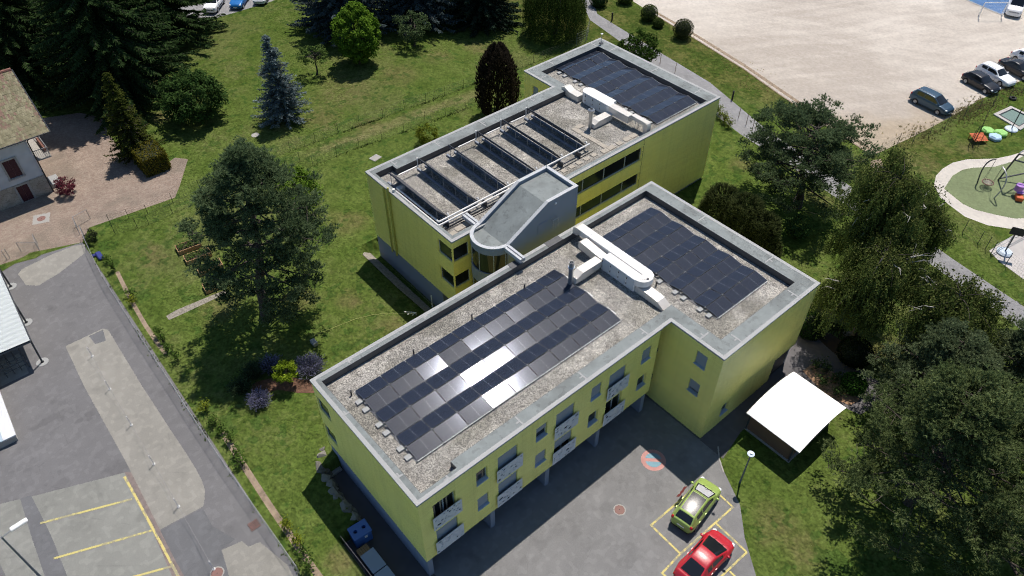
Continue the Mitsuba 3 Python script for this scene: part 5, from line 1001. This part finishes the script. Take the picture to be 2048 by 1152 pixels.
# ==== yard roof on posts
k = thing('yard_shelter', 'open shelter with white corrugated metal roof on black posts at the left edge', 'shelter')
yy = np.arange(31.3, 47.0, .065); zz = 3.55 + .05 * np.sin(yy * 2 * math.pi / .52)
P = np.stack([np.stack([np.full(len(yy), -11.95 - .028 * 0 + (yy - 31.3) * .03), yy, zz], -1), np.stack([np.full(len(yy), -24.0), yy, zz + .55], -1)], 0)
P[0, :, 0] = -12.12 + (yy - 31.3) * .045
mat('m_corrug', two(pr((.42, .46, .46), .5))); g_ = grid_mesh(P); add('roof_sheet', g_, 'm_corrug', k, smooth=True)
add('edge_beam', cat([tube([(-12.1, 31.35, 3.45), (-11.42, 47, 3.45)], .07, 6), tube([(-12.1, 31.35, 3.42), (-24, 31.35, 3.97)], .09, 6)]), 'm_anthracite', k)
for (x, y), tx in zip([(-12.24, 31.45), (-11.92, 36.44), (-11.66, 41.5)], (-12.1, -11.88, -11.66)):
    add('post', tube([(x, y, WG), (tx, y + .05, 3.46)], .065, 8), 'm_anthracite', k); add('footing', cyl(x, y, WG, WG + .035, .43, 24), 'm_edge', k)
    add('base_plate', cyl(x, y, WG + .03, WG + .06, .13, 8), 'm_black', k)
rk = thing('bicycle_rack', 'black tubular rack standing under the white shelter roof', 'rack')
for i in range(4): add('hoop', tube([(-14.6 + i * .5, 31.6, WG), (-14.6 + i * .5, 31.6, WG + 1.2), (-14.6 + i * .5, 32.8, WG + 1.2), (-14.6 + i * .5, 32.8, WG)], .03, 6), 'm_anthracite', rk)
add('rail', cat([seg((-14.7, 31.6, WG + z), (-13.0, 31.6, WG + z), .025) for z in (.4, .8, 1.2)]), 'm_anthracite', rk)
surf('shelter_floor', [(-15.5, 31.0), (-13.3, 31.0), (-13.3, 33.5), (-15.5, 33.5)], 'm_asphalt_light', WG + .012)
k = thing('low_outbuilding', 'low flat outbuilding with white rim and blue-grey roof at the left edge of the yard', 'outbuilding')
cr, ax_ = (-15.57,25.31), [0.27,5.65]; a_ = np.array(ax_) / np.hypot(*ax_); b_ = np.array([-a_[1], a_[0]]); b_ = b_ if b_[0] < 0 else -b_
q4 = lambda s0, s1, t0, t1: [tuple(np.array(cr) + a_ * s + b_ * t) for s, t in ((s0, t0), (s1, t0), (s1, t1), (s0, t1))]
add('wall', prism(q4(.05, 9, .05, 6), 0, .55 + WG - .0), 'm_concrete', k); add('roof', prism(q4(.0, 9, .75, 6), WG + .56, WG + .62), 'm_sill', k); add('rim', prism(q4(-.03, 9, -.03, .74), WG + .56, WG + .66), 'm_panelgrey', k)
# ==== old house
OH = thing('old_house', 'old white house with mossy tiled roof and dark red shutters at the left edge', 'house')
ER = mat('m_stucco', two(pr(mikit.proc(lambda p, n, uv: V(.50, .51, .52) * (.82 + .25 * FB(p.x * 1.5, p.y * 1.5, p.z * 1.5))), .9)))
ST_ = mat('m_rubble', two(pr(mikit.proc(lambda p, n, uv: MX((.20, .175, .14), (.42, .39, .33), FB(p.x * 1.8, p.y * 1.8, p.z * 1.8)) * (.55 + .45 * SS(.0, .1, (lambda v: v[1] - v[0])(mikit.voronoi((p.x + p.y) * 2.3, p.z * 3))))), .9)))
ez, rz_, ye, yr, hx0 = 7.0, 10.6, 52.15, 58.1, -2.95
wall_ = cut(cat([bb(-22, -4.96, 52.6, 63.5, 3.0, 7.15)]), [bb(-7.5, -6.45, 52.3, 52.85, 3.72, 5.5), bb(-5.3, -4.8, 54.2, 55.3, 4.2, 6.3), bb(-5.2, -4.8, 57.6, 58.6, 4.6, 6.2)])
add('wall', wall_, ER, OH); gb = Polygon([(52.6, 7.14), (63.5, 7.14), (58.1, 10.3)]); m = prism(gb, 0, .4); q = np.array(m.vertices); m.vertices = np.c_[q[:, 2] - 5.36, q[:, 0], q[:, 1]]; add('gable', m, ER, OH)
add('stone_base', cut(bb(-22, -4.90, 52.54, 63.5, .9, 3.0), [bb(-7.5, -6.55, 52.3, 52.8, 1.12, 2.8)]), ST_, OH)
for (x0, x1, z0, z1) in ((-7.5, -6.45, 3.72, 5.5), (-7.5, -6.55, 1.12, 2.8)):
    w = add('window', cat([bb(x0 - .16, x0, 52.5, 52.62, z0 - .12, z1 + .16), bb(x1, x1 + .16, 52.5, 52.62, z0 - .12, z1 + .16), bb(x0, x1, 52.5, 52.62, z1, z1 + .16), bb(x0 - .2, x1 + .2, 52.46, 52.62, z0 - .14, z0 - .02)]), 'm_concrete', OH)
    for s0, s1 in ((x0 + .01, (x0 + x1) / 2 - .01), ((x0 + x1) / 2 + .01, x1 - .01)):
        add('shutter', cat([bb(s0, s1, 52.60, 52.64, z0, z1)] + [bb(s0 + .06, s1 - .06, 52.575, 52.60, z, z + .05) for z in np.arange(z0 + .1, z1 - .1, .11)]), 'm_shutter', w)
for y0, y1, z0, z1 in ((54.2, 55.3, 4.2, 6.3), (57.6, 58.6, 4.6, 6.2)):
    w = add('window', bb(-5.1, -5.05, y0, y1, z0, z1), 'm_pane', OH); add('shutter', bb(-4.95, -4.90, y0 - .55, y0 - .02, z0, z1), 'm_shutterpink' if 'm_shutterpink' in scene else plain('m_shutterpink', (.22, .03, .09), .6), w)
add('downpipe', tube([(-4.9, 52.5, 1.1), (-4.9, 52.5, 6.6), (-4.7, 52.25, 6.9)], .055, 8), 'm_dark', OH)
for nm, sgn in (('a', 1), ('b', -1)):
    roof = add('roof', (lambda A: grid_mesh(A))(np.array([[(-22, ye, ez), (hx0, ye, ez)], [(-22, yr, rz_), (hx0, yr, rz_)]]) if sgn > 0 else np.array([[(-22, yr, rz_), (hx0, yr, rz_)], [(-22, 2 * yr - ye, ez), (hx0, 2 * yr - ye, ez)]])), 'm_brownwood', OH)
    if sgn > 0: RFH = roof
ROOFT = lambda p, n, uv: MX(MX((.165, .15, .085), (.27, .245, .155), mikit.cell_rand(dr.floor(p.x / .18 + .5 * dr.floor(p.y / .27)), dr.floor(p.y / .27))), V(.22, .135, .105), SS(.58, .76, FB(p.x * .7, p.y * .7, 3.0) * .6 + .4 * mikit.cell_rand(dr.floor(p.x / .18), dr.floor(p.y / .27), 3))) * (.75 + .4 * FB(p.x * 3, p.y * 3, 1.0))
mat('m_rooftile', two(pr(mikit.proc(ROOFT), .9)))
nr = int((yr - ye) / .27); tiles = []; sl = (rz_ - ez) / (yr - ye); r_ = R(77); n_t = int((hx0 + 13) / .18)
for i in range(nr):
    ya = ye + i * .27 - .03; xs_ = hx0 - .18 * np.arange(n_t) - .09 * (i % 2)
    base = np.array([(0, 0, .05), (-.172, 0, .05), (-.172, .34, .035), (0, .34, .035), (-.02, -.0, .0), (-.15, -.0, .0)]); f_ = np.array([(0, 3, 2), (0, 2, 1), (0, 1, 5), (0, 5, 4)])
    v = np.repeat(base[None], n_t, 0).copy(); v[:, :, 2] += v[:, :, 1] * sl + (ya - ye) * sl + ez + r_.normal(0, .008, (n_t, 1)); v[:, :, 1] += ya + r_.normal(0, .008, (n_t, 1)); v[:, :, 0] += xs_[:, None]
    tiles.append((v.reshape(-1, 3), (f_[None] + 6 * np.arange(n_t)[:, None, None]).reshape(-1, 3)))
off = 0; V_, F_ = [], []
for v, f in tiles: V_.append(v); F_.append(f + off); off += len(v)
tk = add('tile', trimesh.Trimesh(np.vstack(V_), np.vstack(F_), process=False), 'm_rooftile', RFH); labels[tk] = {'kind': 'stuff'}
plain('m_ridge', (.23, .11, .085), .9)
for i in range(26): add('ridge_tile', rotz(cat([tube([(hx0 - .02 - i * .38, yr, rz_ + .02), (hx0 - .42 - i * .38, yr, rz_ + .03)], .15, 8)]), 0), 'm_ridge', RFH)
add('verge_board', cat([tube([(hx0 + .03, ye - .03, ez - .04), (hx0 + .03, yr, rz_ - .04)], .07, 4), tube([(hx0 + .03, 2 * yr - ye, ez - .04), (hx0 + .03, yr, rz_ - .04)], .07, 4)]), 'm_anthracite', RFH)
add('gutter', tube([(-20, ye - .07, ez - .02), (hx0, ye - .07, ez - .02)], .06, 8), 'm_dark', RFH)
bl = add('balcony', cb(-4.9, -3.6, 53.3, 58.2, 4.0, 4.15, .02), 'm_concrete', OH)
add('railing', cat([seg((-3.65, 53.35, 5.05), (-3.65, 58.1, 5.05), .03), seg((-4.9, 53.35, 5.05), (-3.65, 53.35, 5.05), .03)] + [seg((-3.65, y, 4.15), (-3.65, y, 5.05), .018, 4) for y in np.arange(53.35, 58.2, .16)] + [seg((x, 53.35, 4.15), (x, 53.35, 5.05), .018, 4) for x in np.arange(-4.85, -3.6, .16)]), 'm_galv', bl)
add('flower_box', bb(-3.9, -3.7, 54.2, 56.6, 4.2, 4.5), 'm_ridge', bl)
add('doorstep', cb(-4.85, -3.9, 53.0, 54.6, 1.1, 1.5, .02), 'm_edge', OH)
# ==== retaining wall of boulders
plain('m_boulder', (.12, .115, .10), .95); plain('m_boulder_pale', (.19, .18, .155), .95)
k = thing('stone_wall', 'dry retaining wall of rough boulders curving round the sunken path at the near block', 'wall')
line = LineString([(-1.32, 5.3), (-1.30, 8.3), (-1.15, 9.7), (-.75, 10.6), (-.15, 11.05), (-.05, 11.3)]); r_ = R(88)
for lv, (zc, st, hs) in enumerate([(.18, .95, .34), (.60, .85, .32), (.98, .8, .28)]):
    s = 0.1 + .2 * lv
    while s < line.length:
        p = line.interpolate(s); w = st * r_.uniform(.7, 1.25); pts = r_.normal(size=(16, 3)); pts = nrm(pts) * [w * .6, .40, hs] * r_.uniform(.8, 1.1, (16, 1)); q2 = line.interpolate(min(line.length, s + .1)); a = math.degrees(math.atan2(q2.y - p.y, q2.x - p.x)) if q2.distance(p) > 1e-6 else 90
        m = rotz(trimesh.convex.convex_hull(pts), a + r_.normal(0, 12)); m.apply_translation([p.x - .12 * lv + r_.normal(0, .03), p.y + (.10 * lv if s > 4.5 else 0), zc + r_.normal(0, .03)]); add('boulder', m, 'm_boulder' if r_.random() < .6 else 'm_boulder_pale', k); s += w * .74
add('step', cb(-.95, -.05, 9.75, 10.05, 0, .22, .02), 'm_concrete', k)
# ==== bins and boxes in the shaded passage
k = thing('recycling_container', 'blue recycling container with two round openings beside the near block', 'container'); t_ = trimesh
M_ = lambda m: rotz(m, -4, (-1.7, 4.7, 0))
add('body', M_(cut(cb(-2.28, -1.15, 4.28, 5.18, .1, 1.15, .05), [cyl(-2.0, 4.73, 1.0, 1.3, .13, 14), cyl(-1.43, 4.73, 1.0, 1.3, .13, 14)])), 'm_bluebin', k)
add('lid', M_(cut(cb(-2.33, -1.10, 4.23, 5.23, 1.15, 1.25, .03), [cyl(-2.0, 4.73, 1.0, 1.4, .13, 14), cyl(-1.43, 4.73, 1.0, 1.4, .13, 14)])), 'm_bluebin', k)
for x in (-2.0, -1.43): add('opening', M_(cyl(x, 4.73, .95, 1.0, .14, 14)), 'm_black', k)
add('notice', M_(bb(-1.65, -1.45, 4.262, 4.278, .75, .98)), 'm_panelgrey', k)
for x in (-2.15, -1.28): add('wheel', cat([cyl(x, 4.4, 0, .1, .07, 10), cyl(x, 5.05, 0, .1, .07, 10)]), 'm_rubber', k)
k = thing('wooden_crate', 'brown wooden crate between the blue container and the grey lidded bins', 'crate')
for i in range(5): add('slat', bb(-2.5 + i * .15, -2.37 + i * .15, 3.5, 4.1, .42, .46), 'm_timber', k)
add('side', cat([bb(-2.52, -2.48, 3.5, 4.1, .02, .42), bb(-1.78, -1.74, 3.5, 4.1, .02, .42), bb(-2.5, -1.76, 3.48, 3.52, .02, .42), bb(-2.5, -1.76, 4.08, 4.12, .02, .42)]), 'm_brownwood', k)
for i, (lb, y0) in enumerate([('grey lidded bin below the wooden crate in the shaded passage', 1.95), ('grey lidded bin at the bottom edge, behind another grey bin in the shaded passage', .45)]):
    k = thing('lidded_bin', lb, 'bin'); add('body', cb(-2.55, -1.72, y0, y0 + 1.35, .05, .95, .04), 'm_anthracite', k); add('lid', cb(-2.6, -1.66, y0 - .04, y0 + 1.4, .95, 1.03, .03), 'm_blind', k); add('hinge', bb(-1.68, -1.62, y0 + .3, y0 + 1.0, .93, 1.0), 'm_dark', k)
plain('m_rail', (.10, .105, .11), .5)
k = thing('railing', 'thin metal railing along the edge of the shaded passage', 'railing')
add('rail', cat([seg((-2.95, 4.7, 1.1 + z), (-2.85, -1.5, 1.1 + z), .012) for z in (.9,)]), 'm_rail', k)
for y in np.arange(-1.4, 4.8, 1.24): add('post', cyl(-2.9, y, 1.05, 2.0, .014, 8), 'm_rail', k)
# ==== raised garden beds
def planter(label, x0, x1, y0, y1, ang, seed):
    k = thing('raised_bed', label, 'raised bed'); c = ((x0 + x1) / 2, (y0 + y1) / 2, 0); f = lambda m: rotz(m, ang, c); z = WG
    for i in range(2):
        for b in (bb(x0, x1, y0, y0 + .05, z + i * .2, z + .19 + i * .2), bb(x0, x1, y1 - .05, y1, z + i * .2, z + .19 + i * .2), bb(x0, x0 + .05, y0 + .05, y1 - .05, z + i * .2, z + .19 + i * .2), bb(x1 - .05, x1, y0 + .05, y1 - .05, z + i * .2, z + .19 + i * .2)): add('plank', f(b), 'm_timber', k)
    add('soil', f(bb(x0 + .05, x1 - .05, y0 + .05, y1 - .05, z, z + .33)), 'm_soil', k)
    fo = Fol(seed); n = 260; r = fo.r; p = np.c_[r.uniform(x0 + .1, x1 - .1, n), r.uniform(y0 + .1, y1 - .1, n), z + .38 + r.uniform(0, .25, n)]; fo.leaves(p, nrm(r.normal(0, .5, (n, 3)) + [0, 0, 1]), .08, fo.tint(n, (.045, .09, .02), (.10, .16, .04))); me, c_ = fo.mesh(); me = f(me); pk = add('planting', me, 'm_leaf', k, color=c_); labels[pk] = {'kind': 'stuff'}
planter('timber raised bed furthest up the lawn under the tall pine', .38, 2.35, 36.05, 37.1, -7, 401)
planter('timber raised bed just below the furthest one under the tall pine', .38, 2.5, 34.4, 35.4, -7, 402)
planter('timber raised bed in the middle of the group, in pine shade', .6, 2.6, 32.4, 33.4, -7, 403)
planter('timber raised bed nearest to the camera, beside the stone path', .1, 2.2, 30.1, 31.1, -7, 404)
# ==== fences
def fence(label, pts, h, zoff=None, post='m_wire', wire='m_wire', rail=False, step=.22, name='wire_fence', category='fence', posts=True, pr_=.022):
    k = thing(name, label, category); pz = [(x, y, H(x, y)) for x, y in pts]; W_ = []
    for x, y, z in pz:
        if posts: add('post', cyl(x, y, z - .1, z + h + .05, pr_, 6), post, k)
    for a, b in zip(pz[:-1], pz[1:]):
        a, b = np.array(a), np.array(b); L = np.hypot(*(b - a)[:2]); n = max(1, int(L / step))
        for zz in np.linspace(.04, h, 6): W_.append(tube([a + [0, 0, zz], b + [0, 0, zz]], .005, 3, False))
        for s in np.linspace(0, 1, n + 1)[1:-1]: p = a + (b - a) * s; W_.append(tube([p + [0, 0, .02], p + [0, 0, h]], .004, 3, False))
        if rail: add('top_rail', tube([a + [0, 0, h + .03], b + [0, 0, h + .03]], .015, 6), 'm_galv', k)
    w = add('wire_mesh', cat(W_), wire, k); labels[w] = {'kind': 'stuff'}; return k
fence('green wire fence on the park side of the mown strip across the lawn', [(-2.58,44.28),(-1.04,43.98),(0.5,43.49),(2.91,43.64),(5.64,43.9),(8.52,44.13),(12.05,44.36),(15.21,44.03),(17.92,43.8),(20.56,43.71),(22.97,43.5),(25.7,43.2),(28.4,43.12),(30.99,42.77),(33.39,42.52),(35.99,42.46),(39.99,42.76),(44.48,43.2),(47.08,43.17),(49.68,43.07),(54.11,42.66),(56.03,43.11)], 1.0)
fence('green wire fence on the house side of the mown strip across the lawn', [(-2.78,42.55),(-0.97,42.17),(-0.01,41.98),(2.22,42.12),(4.86,42.17),(8.27,42.04),(11.88,41.99),(15.03,41.8),(15.65,40.38),(18.32,40.32),(20.79,40.17),(23.29,39.79),(25.79,39.47),(28.72,39.83),(30.89,39.13),(33.3,38.77),(36.39,38.81)][:-9] + [(15.65,40.38),(18.32,40.32),(20.79,40.17),(23.29,39.79),(25.79,39.47),(28.72,39.83),(30.89,39.13),(33.3,38.77),(36.39,38.81)], 1.0)
fence('wire fence with top rail between the school yard and the lawn', [(-4.91,44.12),(-5.19,42.18),(-5.47,39.18),(-5.67,36.43),(-5.75,33.79),(-5.8,31.25),(-5.85,28.9),(-5.89,26.12),(-5.91,22.47),(-5.98,19.1),(-5.99,16.54),(-6.01,14.32),(-5.98,12.3),(-5.96,10.47),(-5.94,8.22),(-5.9,4.61)], 1.15, post='m_wiregalv', wire='m_wiregalv', rail=True)
fence('wire fence between gravel lot and playground', [(58.99,6.11),(60.39,5.71),(63.93,5.62),(65.28,4.7),(67.9,4.29),(70.55,3.9),(73.96,3.56),(76.41,3.19),(79.29,2.77),(81.62,2.16),(84.77,1.89),(89.35,1.37)], 1.4, post='m_anthracite', pr_=.03)
fence('wire fence along the lawn below the playground path', [(55.46,-5.51),(54.93,-7.14),(54.71,-7.91),(54.42,-8.53),(53.9,-10.03),(53.37,-11.87)], 1.4, post='m_anthracite', pr_=.03)
fence('low mesh gate wing at the end of the yard fence by the brick drive', [(-5.14,44.58),(-4.97,45.87),(-3.69,46.16)], 1.0, post='m_wiregalv', wire='m_wiregalv', rail=True, name='mesh_gate', category='gate')
fence('low mesh gate wing on the left of the drive entrance', [(-9.73,45.48),(-8.51,44.52),(-8.34,45.75)], 1.0, post='m_wiregalv', wire='m_wiregalv', rail=True, name='mesh_gate', category='gate')
fence('short mesh fence on the grass verge at the left edge', [(-12.07,46.07),(-10.96,45.2),(-10.71,45.24)], 1.0, post='m_wiregalv', wire='m_wiregalv')
fence('tall mesh screen beside the willow at the bend of the footpath', [(53.92,42.82),(55.56,42.81),(57.97,44.7)], 1.6, post='m_wiregalv', wire='m_wiregalv', name='mesh_screen', category='fence')
for i, (x, y) in enumerate([(62.26,44.77),(58.18,22.29)]): tag(add('wooden_stake', cat([cyl(x, y, 0, 1.1, .10, 8)]), 'm_black'), ['dark wooden stump on the verge near the bend of the footpath', 'dark wooden stump on the verge behind the corner of the rear block'][i], 'stump')
for i, (x, y) in enumerate([(58.31,33.03),(58.01,30.44),(55.7,19.51),(55.18,18.13),(54.71,17.0),(54.95,16.79)]): tag(add('thin_stake', cyl(x, y, 0, 1.3, .03, 6), 'm_brownwood'), f'{ORD[i]} thin wooden stake from the top along the footpath behind the rear block', 'stake')
# ==== hose and poles on the middle lawn
hp = [(x, y, H(x, y) + .02) for x, y in [(4.23,20.7),(5.4,20.45),(6.34,20.32),(7.71,20.06),(8.93,19.58),(9.92,18.95),(10.66,18.3),(11.53,17.49)]]
tag(add('garden_hose', tube(hp, .022, 6), 'm_hose'), 'yellow-green garden hose lying in an arc across the middle lawn', 'hose')
k = thing('airer_pole', 'pale pole standing behind the back edge of the near roof', 'pole'); x, y = (13.12,17.38); add('pole', cyl(x, y, H(x, y), H(x, y) + 1.9, .035, 8), 'm_white', k); add('cap', cyl(x, y, H(x, y) + 1.9, H(x, y) + 1.94, .05, 8), 'm_white', k)
k = thing('folded_airer', 'folded pale clothes airer lying at the end of the hose', 'airer'); x, y = (11.55,17.33); z = H(x, y)
for a in (-25, 0, 25): add('rod', tube([(x, y, z + .3), (x - .9 * math.cos(math.radians(a - 20)), y + .9 * math.sin(math.radians(a - 20)) + .2, z + .75)], .03, 6), 'm_white', k)
add('foot', cyl(x, y, z, z + .3, .05, 8), 'm_galv', k)
k = thing('concrete_post', 'pale square concrete block at the top of the mulch bed', 'concrete block'); x, y = (3.93,19.89); add('block', cb(x - .18, x + .18, y - .3, y + .3, WG, WG + .35, .02), 'm_edge', k)
# blue hose reel / bag by the yard fence
k = thing('blue_tarp', 'dark blue folded tarp on the grass by the yard fence', 'tarp'); x, y = (-4.86,40.46); m = cb(x - .22, x + .22, y - .6, y + .5, WG + .02, WG + .28, .08); add('fold', m, plain('m_tarp', (.02, .03, .16), .6), k); add('fold', cb(x - .5, x - .18, y + .2, y + .5, WG + .02, WG + .2, .06), 'm_tarp', k)
# ==== playground
plain('m_padgreen', (.24, .50, .13), .5); plain('m_padblue', (.36, .52, .68), .5); plain('m_orange', (.50, .10, .025), .5); plain('m_purple', (.36, .17, .50), .5); plain('m_trampnet', (.13, .20, .18), .8)
def hexpad(label, p, m, a):
    k = thing('hexagonal_pad', label, 'stepping pad'); th_ = np.radians(np.arange(6) * 60 + a); c = np.c_[np.cos(th_), np.sin(th_)]
    lo, mi_, hi = c * .62, c * .70, c * .60; P = np.vstack([np.c_[lo, np.full(6, .0)], np.c_[mi_, np.full(6, .26)], np.c_[hi, np.full(6, .36)]]) + [p[0], p[1], .01]
    body_ = trimesh.convex.convex_hull(P); d_ = np.array([math.cos(math.radians(a + 150)), math.sin(math.radians(a + 150))]); hole = rotz(bb(-.06, .06, -.26, .26, .3, .5), a + 150); hole.apply_translation([p[0] + d_[0] * .42, p[1] + d_[1] * .42, 0])
    add('block', cut(body_, [hole]), m, k); add('grip_slot', hole.copy().apply_translation([0, 0, -.06]) if False else rotz(bb(p[0] + .36, p[0] + .48, p[1] - .26, p[1] + .26, .28, .305), a + 150, (p[0], p[1], 0)), 'm_black', k)
hexpad('light green hexagonal pad nearest the orange slatted seat', (73.32,0.64), 'm_padgreen', 5); hexpad('light green hexagonal pad further right, beside the grey round foot', (73.88,-0.48), 'm_padgreen', 15); hexpad('light blue hexagonal pad in front of the two green ones', (72.67,-0.43), 'm_padblue', 25)
k = thing('slatted_seat', 'orange slatted lounge seat on the playground lawn behind the staked young tree', 'seat'); sx, sy = (70.94,0.57)
for i in range(7): add('slat', rotz(bb(sx - .75, sx + .75, sy - .62 + i * .18, sy - .47 + i * .18, .35 + .03 * i, .39 + .03 * i), -35, (sx, sy, 0)), 'm_orange', k)
for a, b in ((-.65, -.5), (.65, -.5), (-.65, .5), (.65, .5)): add('leg', rotz(cyl(sx + a, sy + b, 0, .4 if b < 0 else .5, .04, 6), -35, (sx, sy, 0)), 'm_orange', k)
k = thing('young_tree', 'bare staked young tree in front of the orange slatted seat', 'tree'); tx, ty = 69.68, .44
add('trunk', tube([(tx, ty, 0), (tx + .1, ty, 2), (tx + .05, ty + .1, 3.6), (tx + .2, ty, 5.4)], [.05, .045, .03, .012], 6), 'm_bark', k)
for dx, dy in ((-.5, .2), (.45, .3), (.1, -.5)): add('stake', cyl(tx + dx, ty + dy, 0, 2.0, .035, 6), 'm_bark', k)
r_ = R(91); limbs(k, [(np.array([(tx + .05, ty, z), (tx + math.cos(a) * .4, ty + math.sin(a) * .4, z + .4)]), [.014, .005]) for z, a in zip(np.linspace(2.2, 5, 9), r_.uniform(0, 6.3, 9))])
fo = Fol(92); n = 260; p = np.c_[tx + fo.r.normal(0, .30, n), ty + fo.r.normal(0, .30, n), fo.r.uniform(.1, 1.0, n) ** 1.5]; fo.leaves(p, nrm(fo.r.normal(size=(n, 3))), .05, fo.tint(n, (.02, .03, .015), (.05, .06, .03))); fo.put(k, 'crown', 'm_leaf')
k = thing('round_foot_post', 'black post on a grey round foot beside the trampoline', 'post'); x, y = (75.73,-0.8); add('foot', lathe([(0, 0), (.62, 0), (.66, .08), (.58, .16), (0, .2)], x, y, .01, 20), 'm_lamphead', k, smooth=30); add('pole', cyl(x, y, .15, 2.6, .05, 8), 'm_anthracite', k)
k = thing('sunken_trampoline', 'sunken trampoline with pale frame at the right edge of the playground', 'trampoline'); qd = Polygon([(77.23,1.81),(80.34,1.31),(79.88,-1.78),(76.26,-1.51)])
add('surround', prism(qd.difference(qd.buffer(-.42)), 0, .12), 'm_court', k); add('mat', sheet(qd.buffer(-.42), .06), 'm_trampnet', k); add('inner_edge', prism(qd.buffer(-.40).difference(qd.buffer(-.48)), .0, .16), 'm_anthracite', k)
k = thing('swing_frame', 'large black tubular swing frame at the right edge of the playground', 'swing'); a0 = np.array([65.73, -4.01, 0]); tp = np.array([65.2, -4.6, 3.6]); b0 = a0 + [2.6, -3.2, 0]
for q1, q2 in ((a0, tp), (tp, tp + [2.2, -5.0, 0]), (a0 + [0, 0, .2], a0 + [3.2, -3.4, 2.0]), (tp + [0, 0, -.7], tp + [2.8, -3.0, -1.6]), (a0 + [4.2, -5.6, 0], tp + [2.2, -5.0, 0])): add('tube', seg(q1, q2, .075, 8), 'm_anthracite', k)
add('top_bar', seg(tp + [0, 0, .12], tp + [4.5, -.5, .12], .06, 8), 'm_galv', k)
k = thing('nest_swing', 'nest swing with round basket hung between two curved poles', 'swing')
s = np.linspace(0, 1, 9)
for f0, tip, m_ in ((np.array([63.61, -2.94]), np.array([63.95, -3.35]), 'm_anthracite'), (np.array([62.58, -5.07]), np.array([63.2, -4.3]), 'm_galv')):
    P = np.c_[f0[0] + (tip[0] - f0[0]) * s ** 3, f0[1] + (tip[1] - f0[1]) * s ** 3, 2.9 * np.sin(s * math.pi / 2)]; P[:, :2] += (np.array([f0 - tip])[0] * .45) * np.sin(s * math.pi)[:, None]; add('curved_pole', tube(P, .06, 8), m_, k)
cx_, cy_ = 63.75, -3.7; an = np.linspace(0, 2 * math.pi, 25); add('basket_ring', tube(np.c_[cx_ + .5 * np.cos(an), cy_ + .5 * np.sin(an), np.full(25, .55)], .05, 6), 'm_drainred', k)
add('basket_net', cat([seg((cx_ + .5 * math.cos(a), cy_ + .5 * math.sin(a), .55), (cx_ - .5 * math.cos(a + d), cy_ - .5 * math.sin(a + d), .5), .018, 4) for a in np.linspace(0, 3.1, 9) for d in (0, .4)]), 'm_slab', k)
add('rope', cat([seg((63.95, -3.35, 2.88), (cx_ + .3, cy_ + .4, .56), .012, 4), seg((63.95, -3.35, 2.88), (cx_ - .3, cy_ + .4, .56), .012, 4), seg((63.2, -4.3, 2.88), (cx_ + .3, cy_ - .4, .56), .012, 4), seg((63.2, -4.3, 2.88), (cx_ - .3, cy_ - .4, .56), .012, 4)]), 'm_dark', k)
k = thing('spring_rider', 'red and purple play seat at the right edge of the playground', 'play equipment'); x, y = (64.08,-6.66); add('base', rotz(cb(x - .4, x + .5, y - .3, y + .3, .05, .45, .04), 30, (x, y, 0)), 'm_orange', k); add('back', rotz(cb(x + .2, x + .95, y - .3, y + .3, .5, .62, .03), 30, (x, y, 0)), 'm_purple', k); add('top', cyl(x + .5, y + .5, .6, 1.2, .38, 16), 'm_purple', k)
k = thing('basketball_stand', 'mobile basketball stand with round blue-grey foot on the pale court', 'basketball stand'); x, y = 55.51, -9.22; add('foot', lathe([(0, 0), (.62, 0), (.65, .12), (.5, .24), (0, .26)], x, y, .02, 18), 'm_lamphead', k, smooth=30); add('pole', tube([(x, y, .2), (x + .1, y, 1.2), (x - .2, y, 2.6)], .06, 8), 'm_anthracite', k); add('backboard', rotz(cb(x - .25, x - .19, y - .55, y + .55, 2.2, 2.95, .01), 25, (x, y, 0)), 'm_dark', k)
an = np.linspace(0, 6.2832, 15); add('hoop', tube(np.c_[x - .45 + .22 * np.cos(an), y - .15 + .22 * np.sin(an), np.full(15, 2.3)], .012, 5), 'm_drainred', k)
k = thing('court_barrier', 'low tubular barrier along the near edge of the pale court', 'barrier'); b1, b2 = (54.52,-8.53), (59.18,-9.35)
for z in (.5, 1.0): add('rail', seg((*b1, z), (*b2, z), .03), 'm_galv', k)
for t in (0, .5, 1): add('post', cyl(b1[0] + (b2[0] - b1[0]) * t, b1[1] + (b2[1] - b1[1]) * t, 0, 1.0, .03, 8), 'm_galv', k)
k = thing('car_tyre', 'black tyre lying on the playground lawn by the fence', 'tyre'); x, y = (82.11,1.88); add('tread', (lambda m: (m.apply_translation([x, y, .12]), m)[1])(lathe([(.2, -.1), (.34, -.11), (.38, -.05), (.38, .05), (.34, .11), (.2, .1), (.2, -.1)], 0, 0, 0, 18)), 'm_rubber', k)
# goal and blue court in the upper right corner
surf('blue_court', [(103.99,18.42),(103.57,17.3),(102.76,12.52),(103.97,12.07),(112.48,14.36),(113.24,18.21)], mat('m_bluecourt', speck((.06, .14, .30), 2, .3, 31.0)), .03)
add('kerb', strip([(103.99,18.63),(103.42,17.23),(102.56,12.49)], .25, .06), 'm_edge', 'blue_court')
k = thing('goal_frame', 'thin white goal frame with net standing before the blue court', 'goal'); a, b = np.array([*(99.09,13.91), 0]), np.array([*(101.38,11.95), 0])
for q1, q2 in ((a, a + [0, 0, 2.2]), (b, b + [0, 0, 2.2]), (a + [0, 0, 2.2], b + [0, 0, 2.2]), (a + [0, 0, 2.2], a + [1.2, .5, 0]), (b + [0, 0, 2.2], b + [1.2, .5, 0])): add('bar', seg(q1, q2, .045), 'm_white', k)
w = add('net', cat([seg(a + (b - a) * t + [0, 0, 2.2], a + (b - a) * t + [1.2, .5, 0], .006, 3) for t in np.linspace(.05, .95, 14)] + [seg(a + [1.2 * t, .5 * t, 2.2 * (1 - t)], b + [1.2 * t, .5 * t, 2.2 * (1 - t)], .006, 3) for t in np.linspace(.1, .95, 8)]), 'm_post', k); labels[w] = {'kind': 'stuff'}
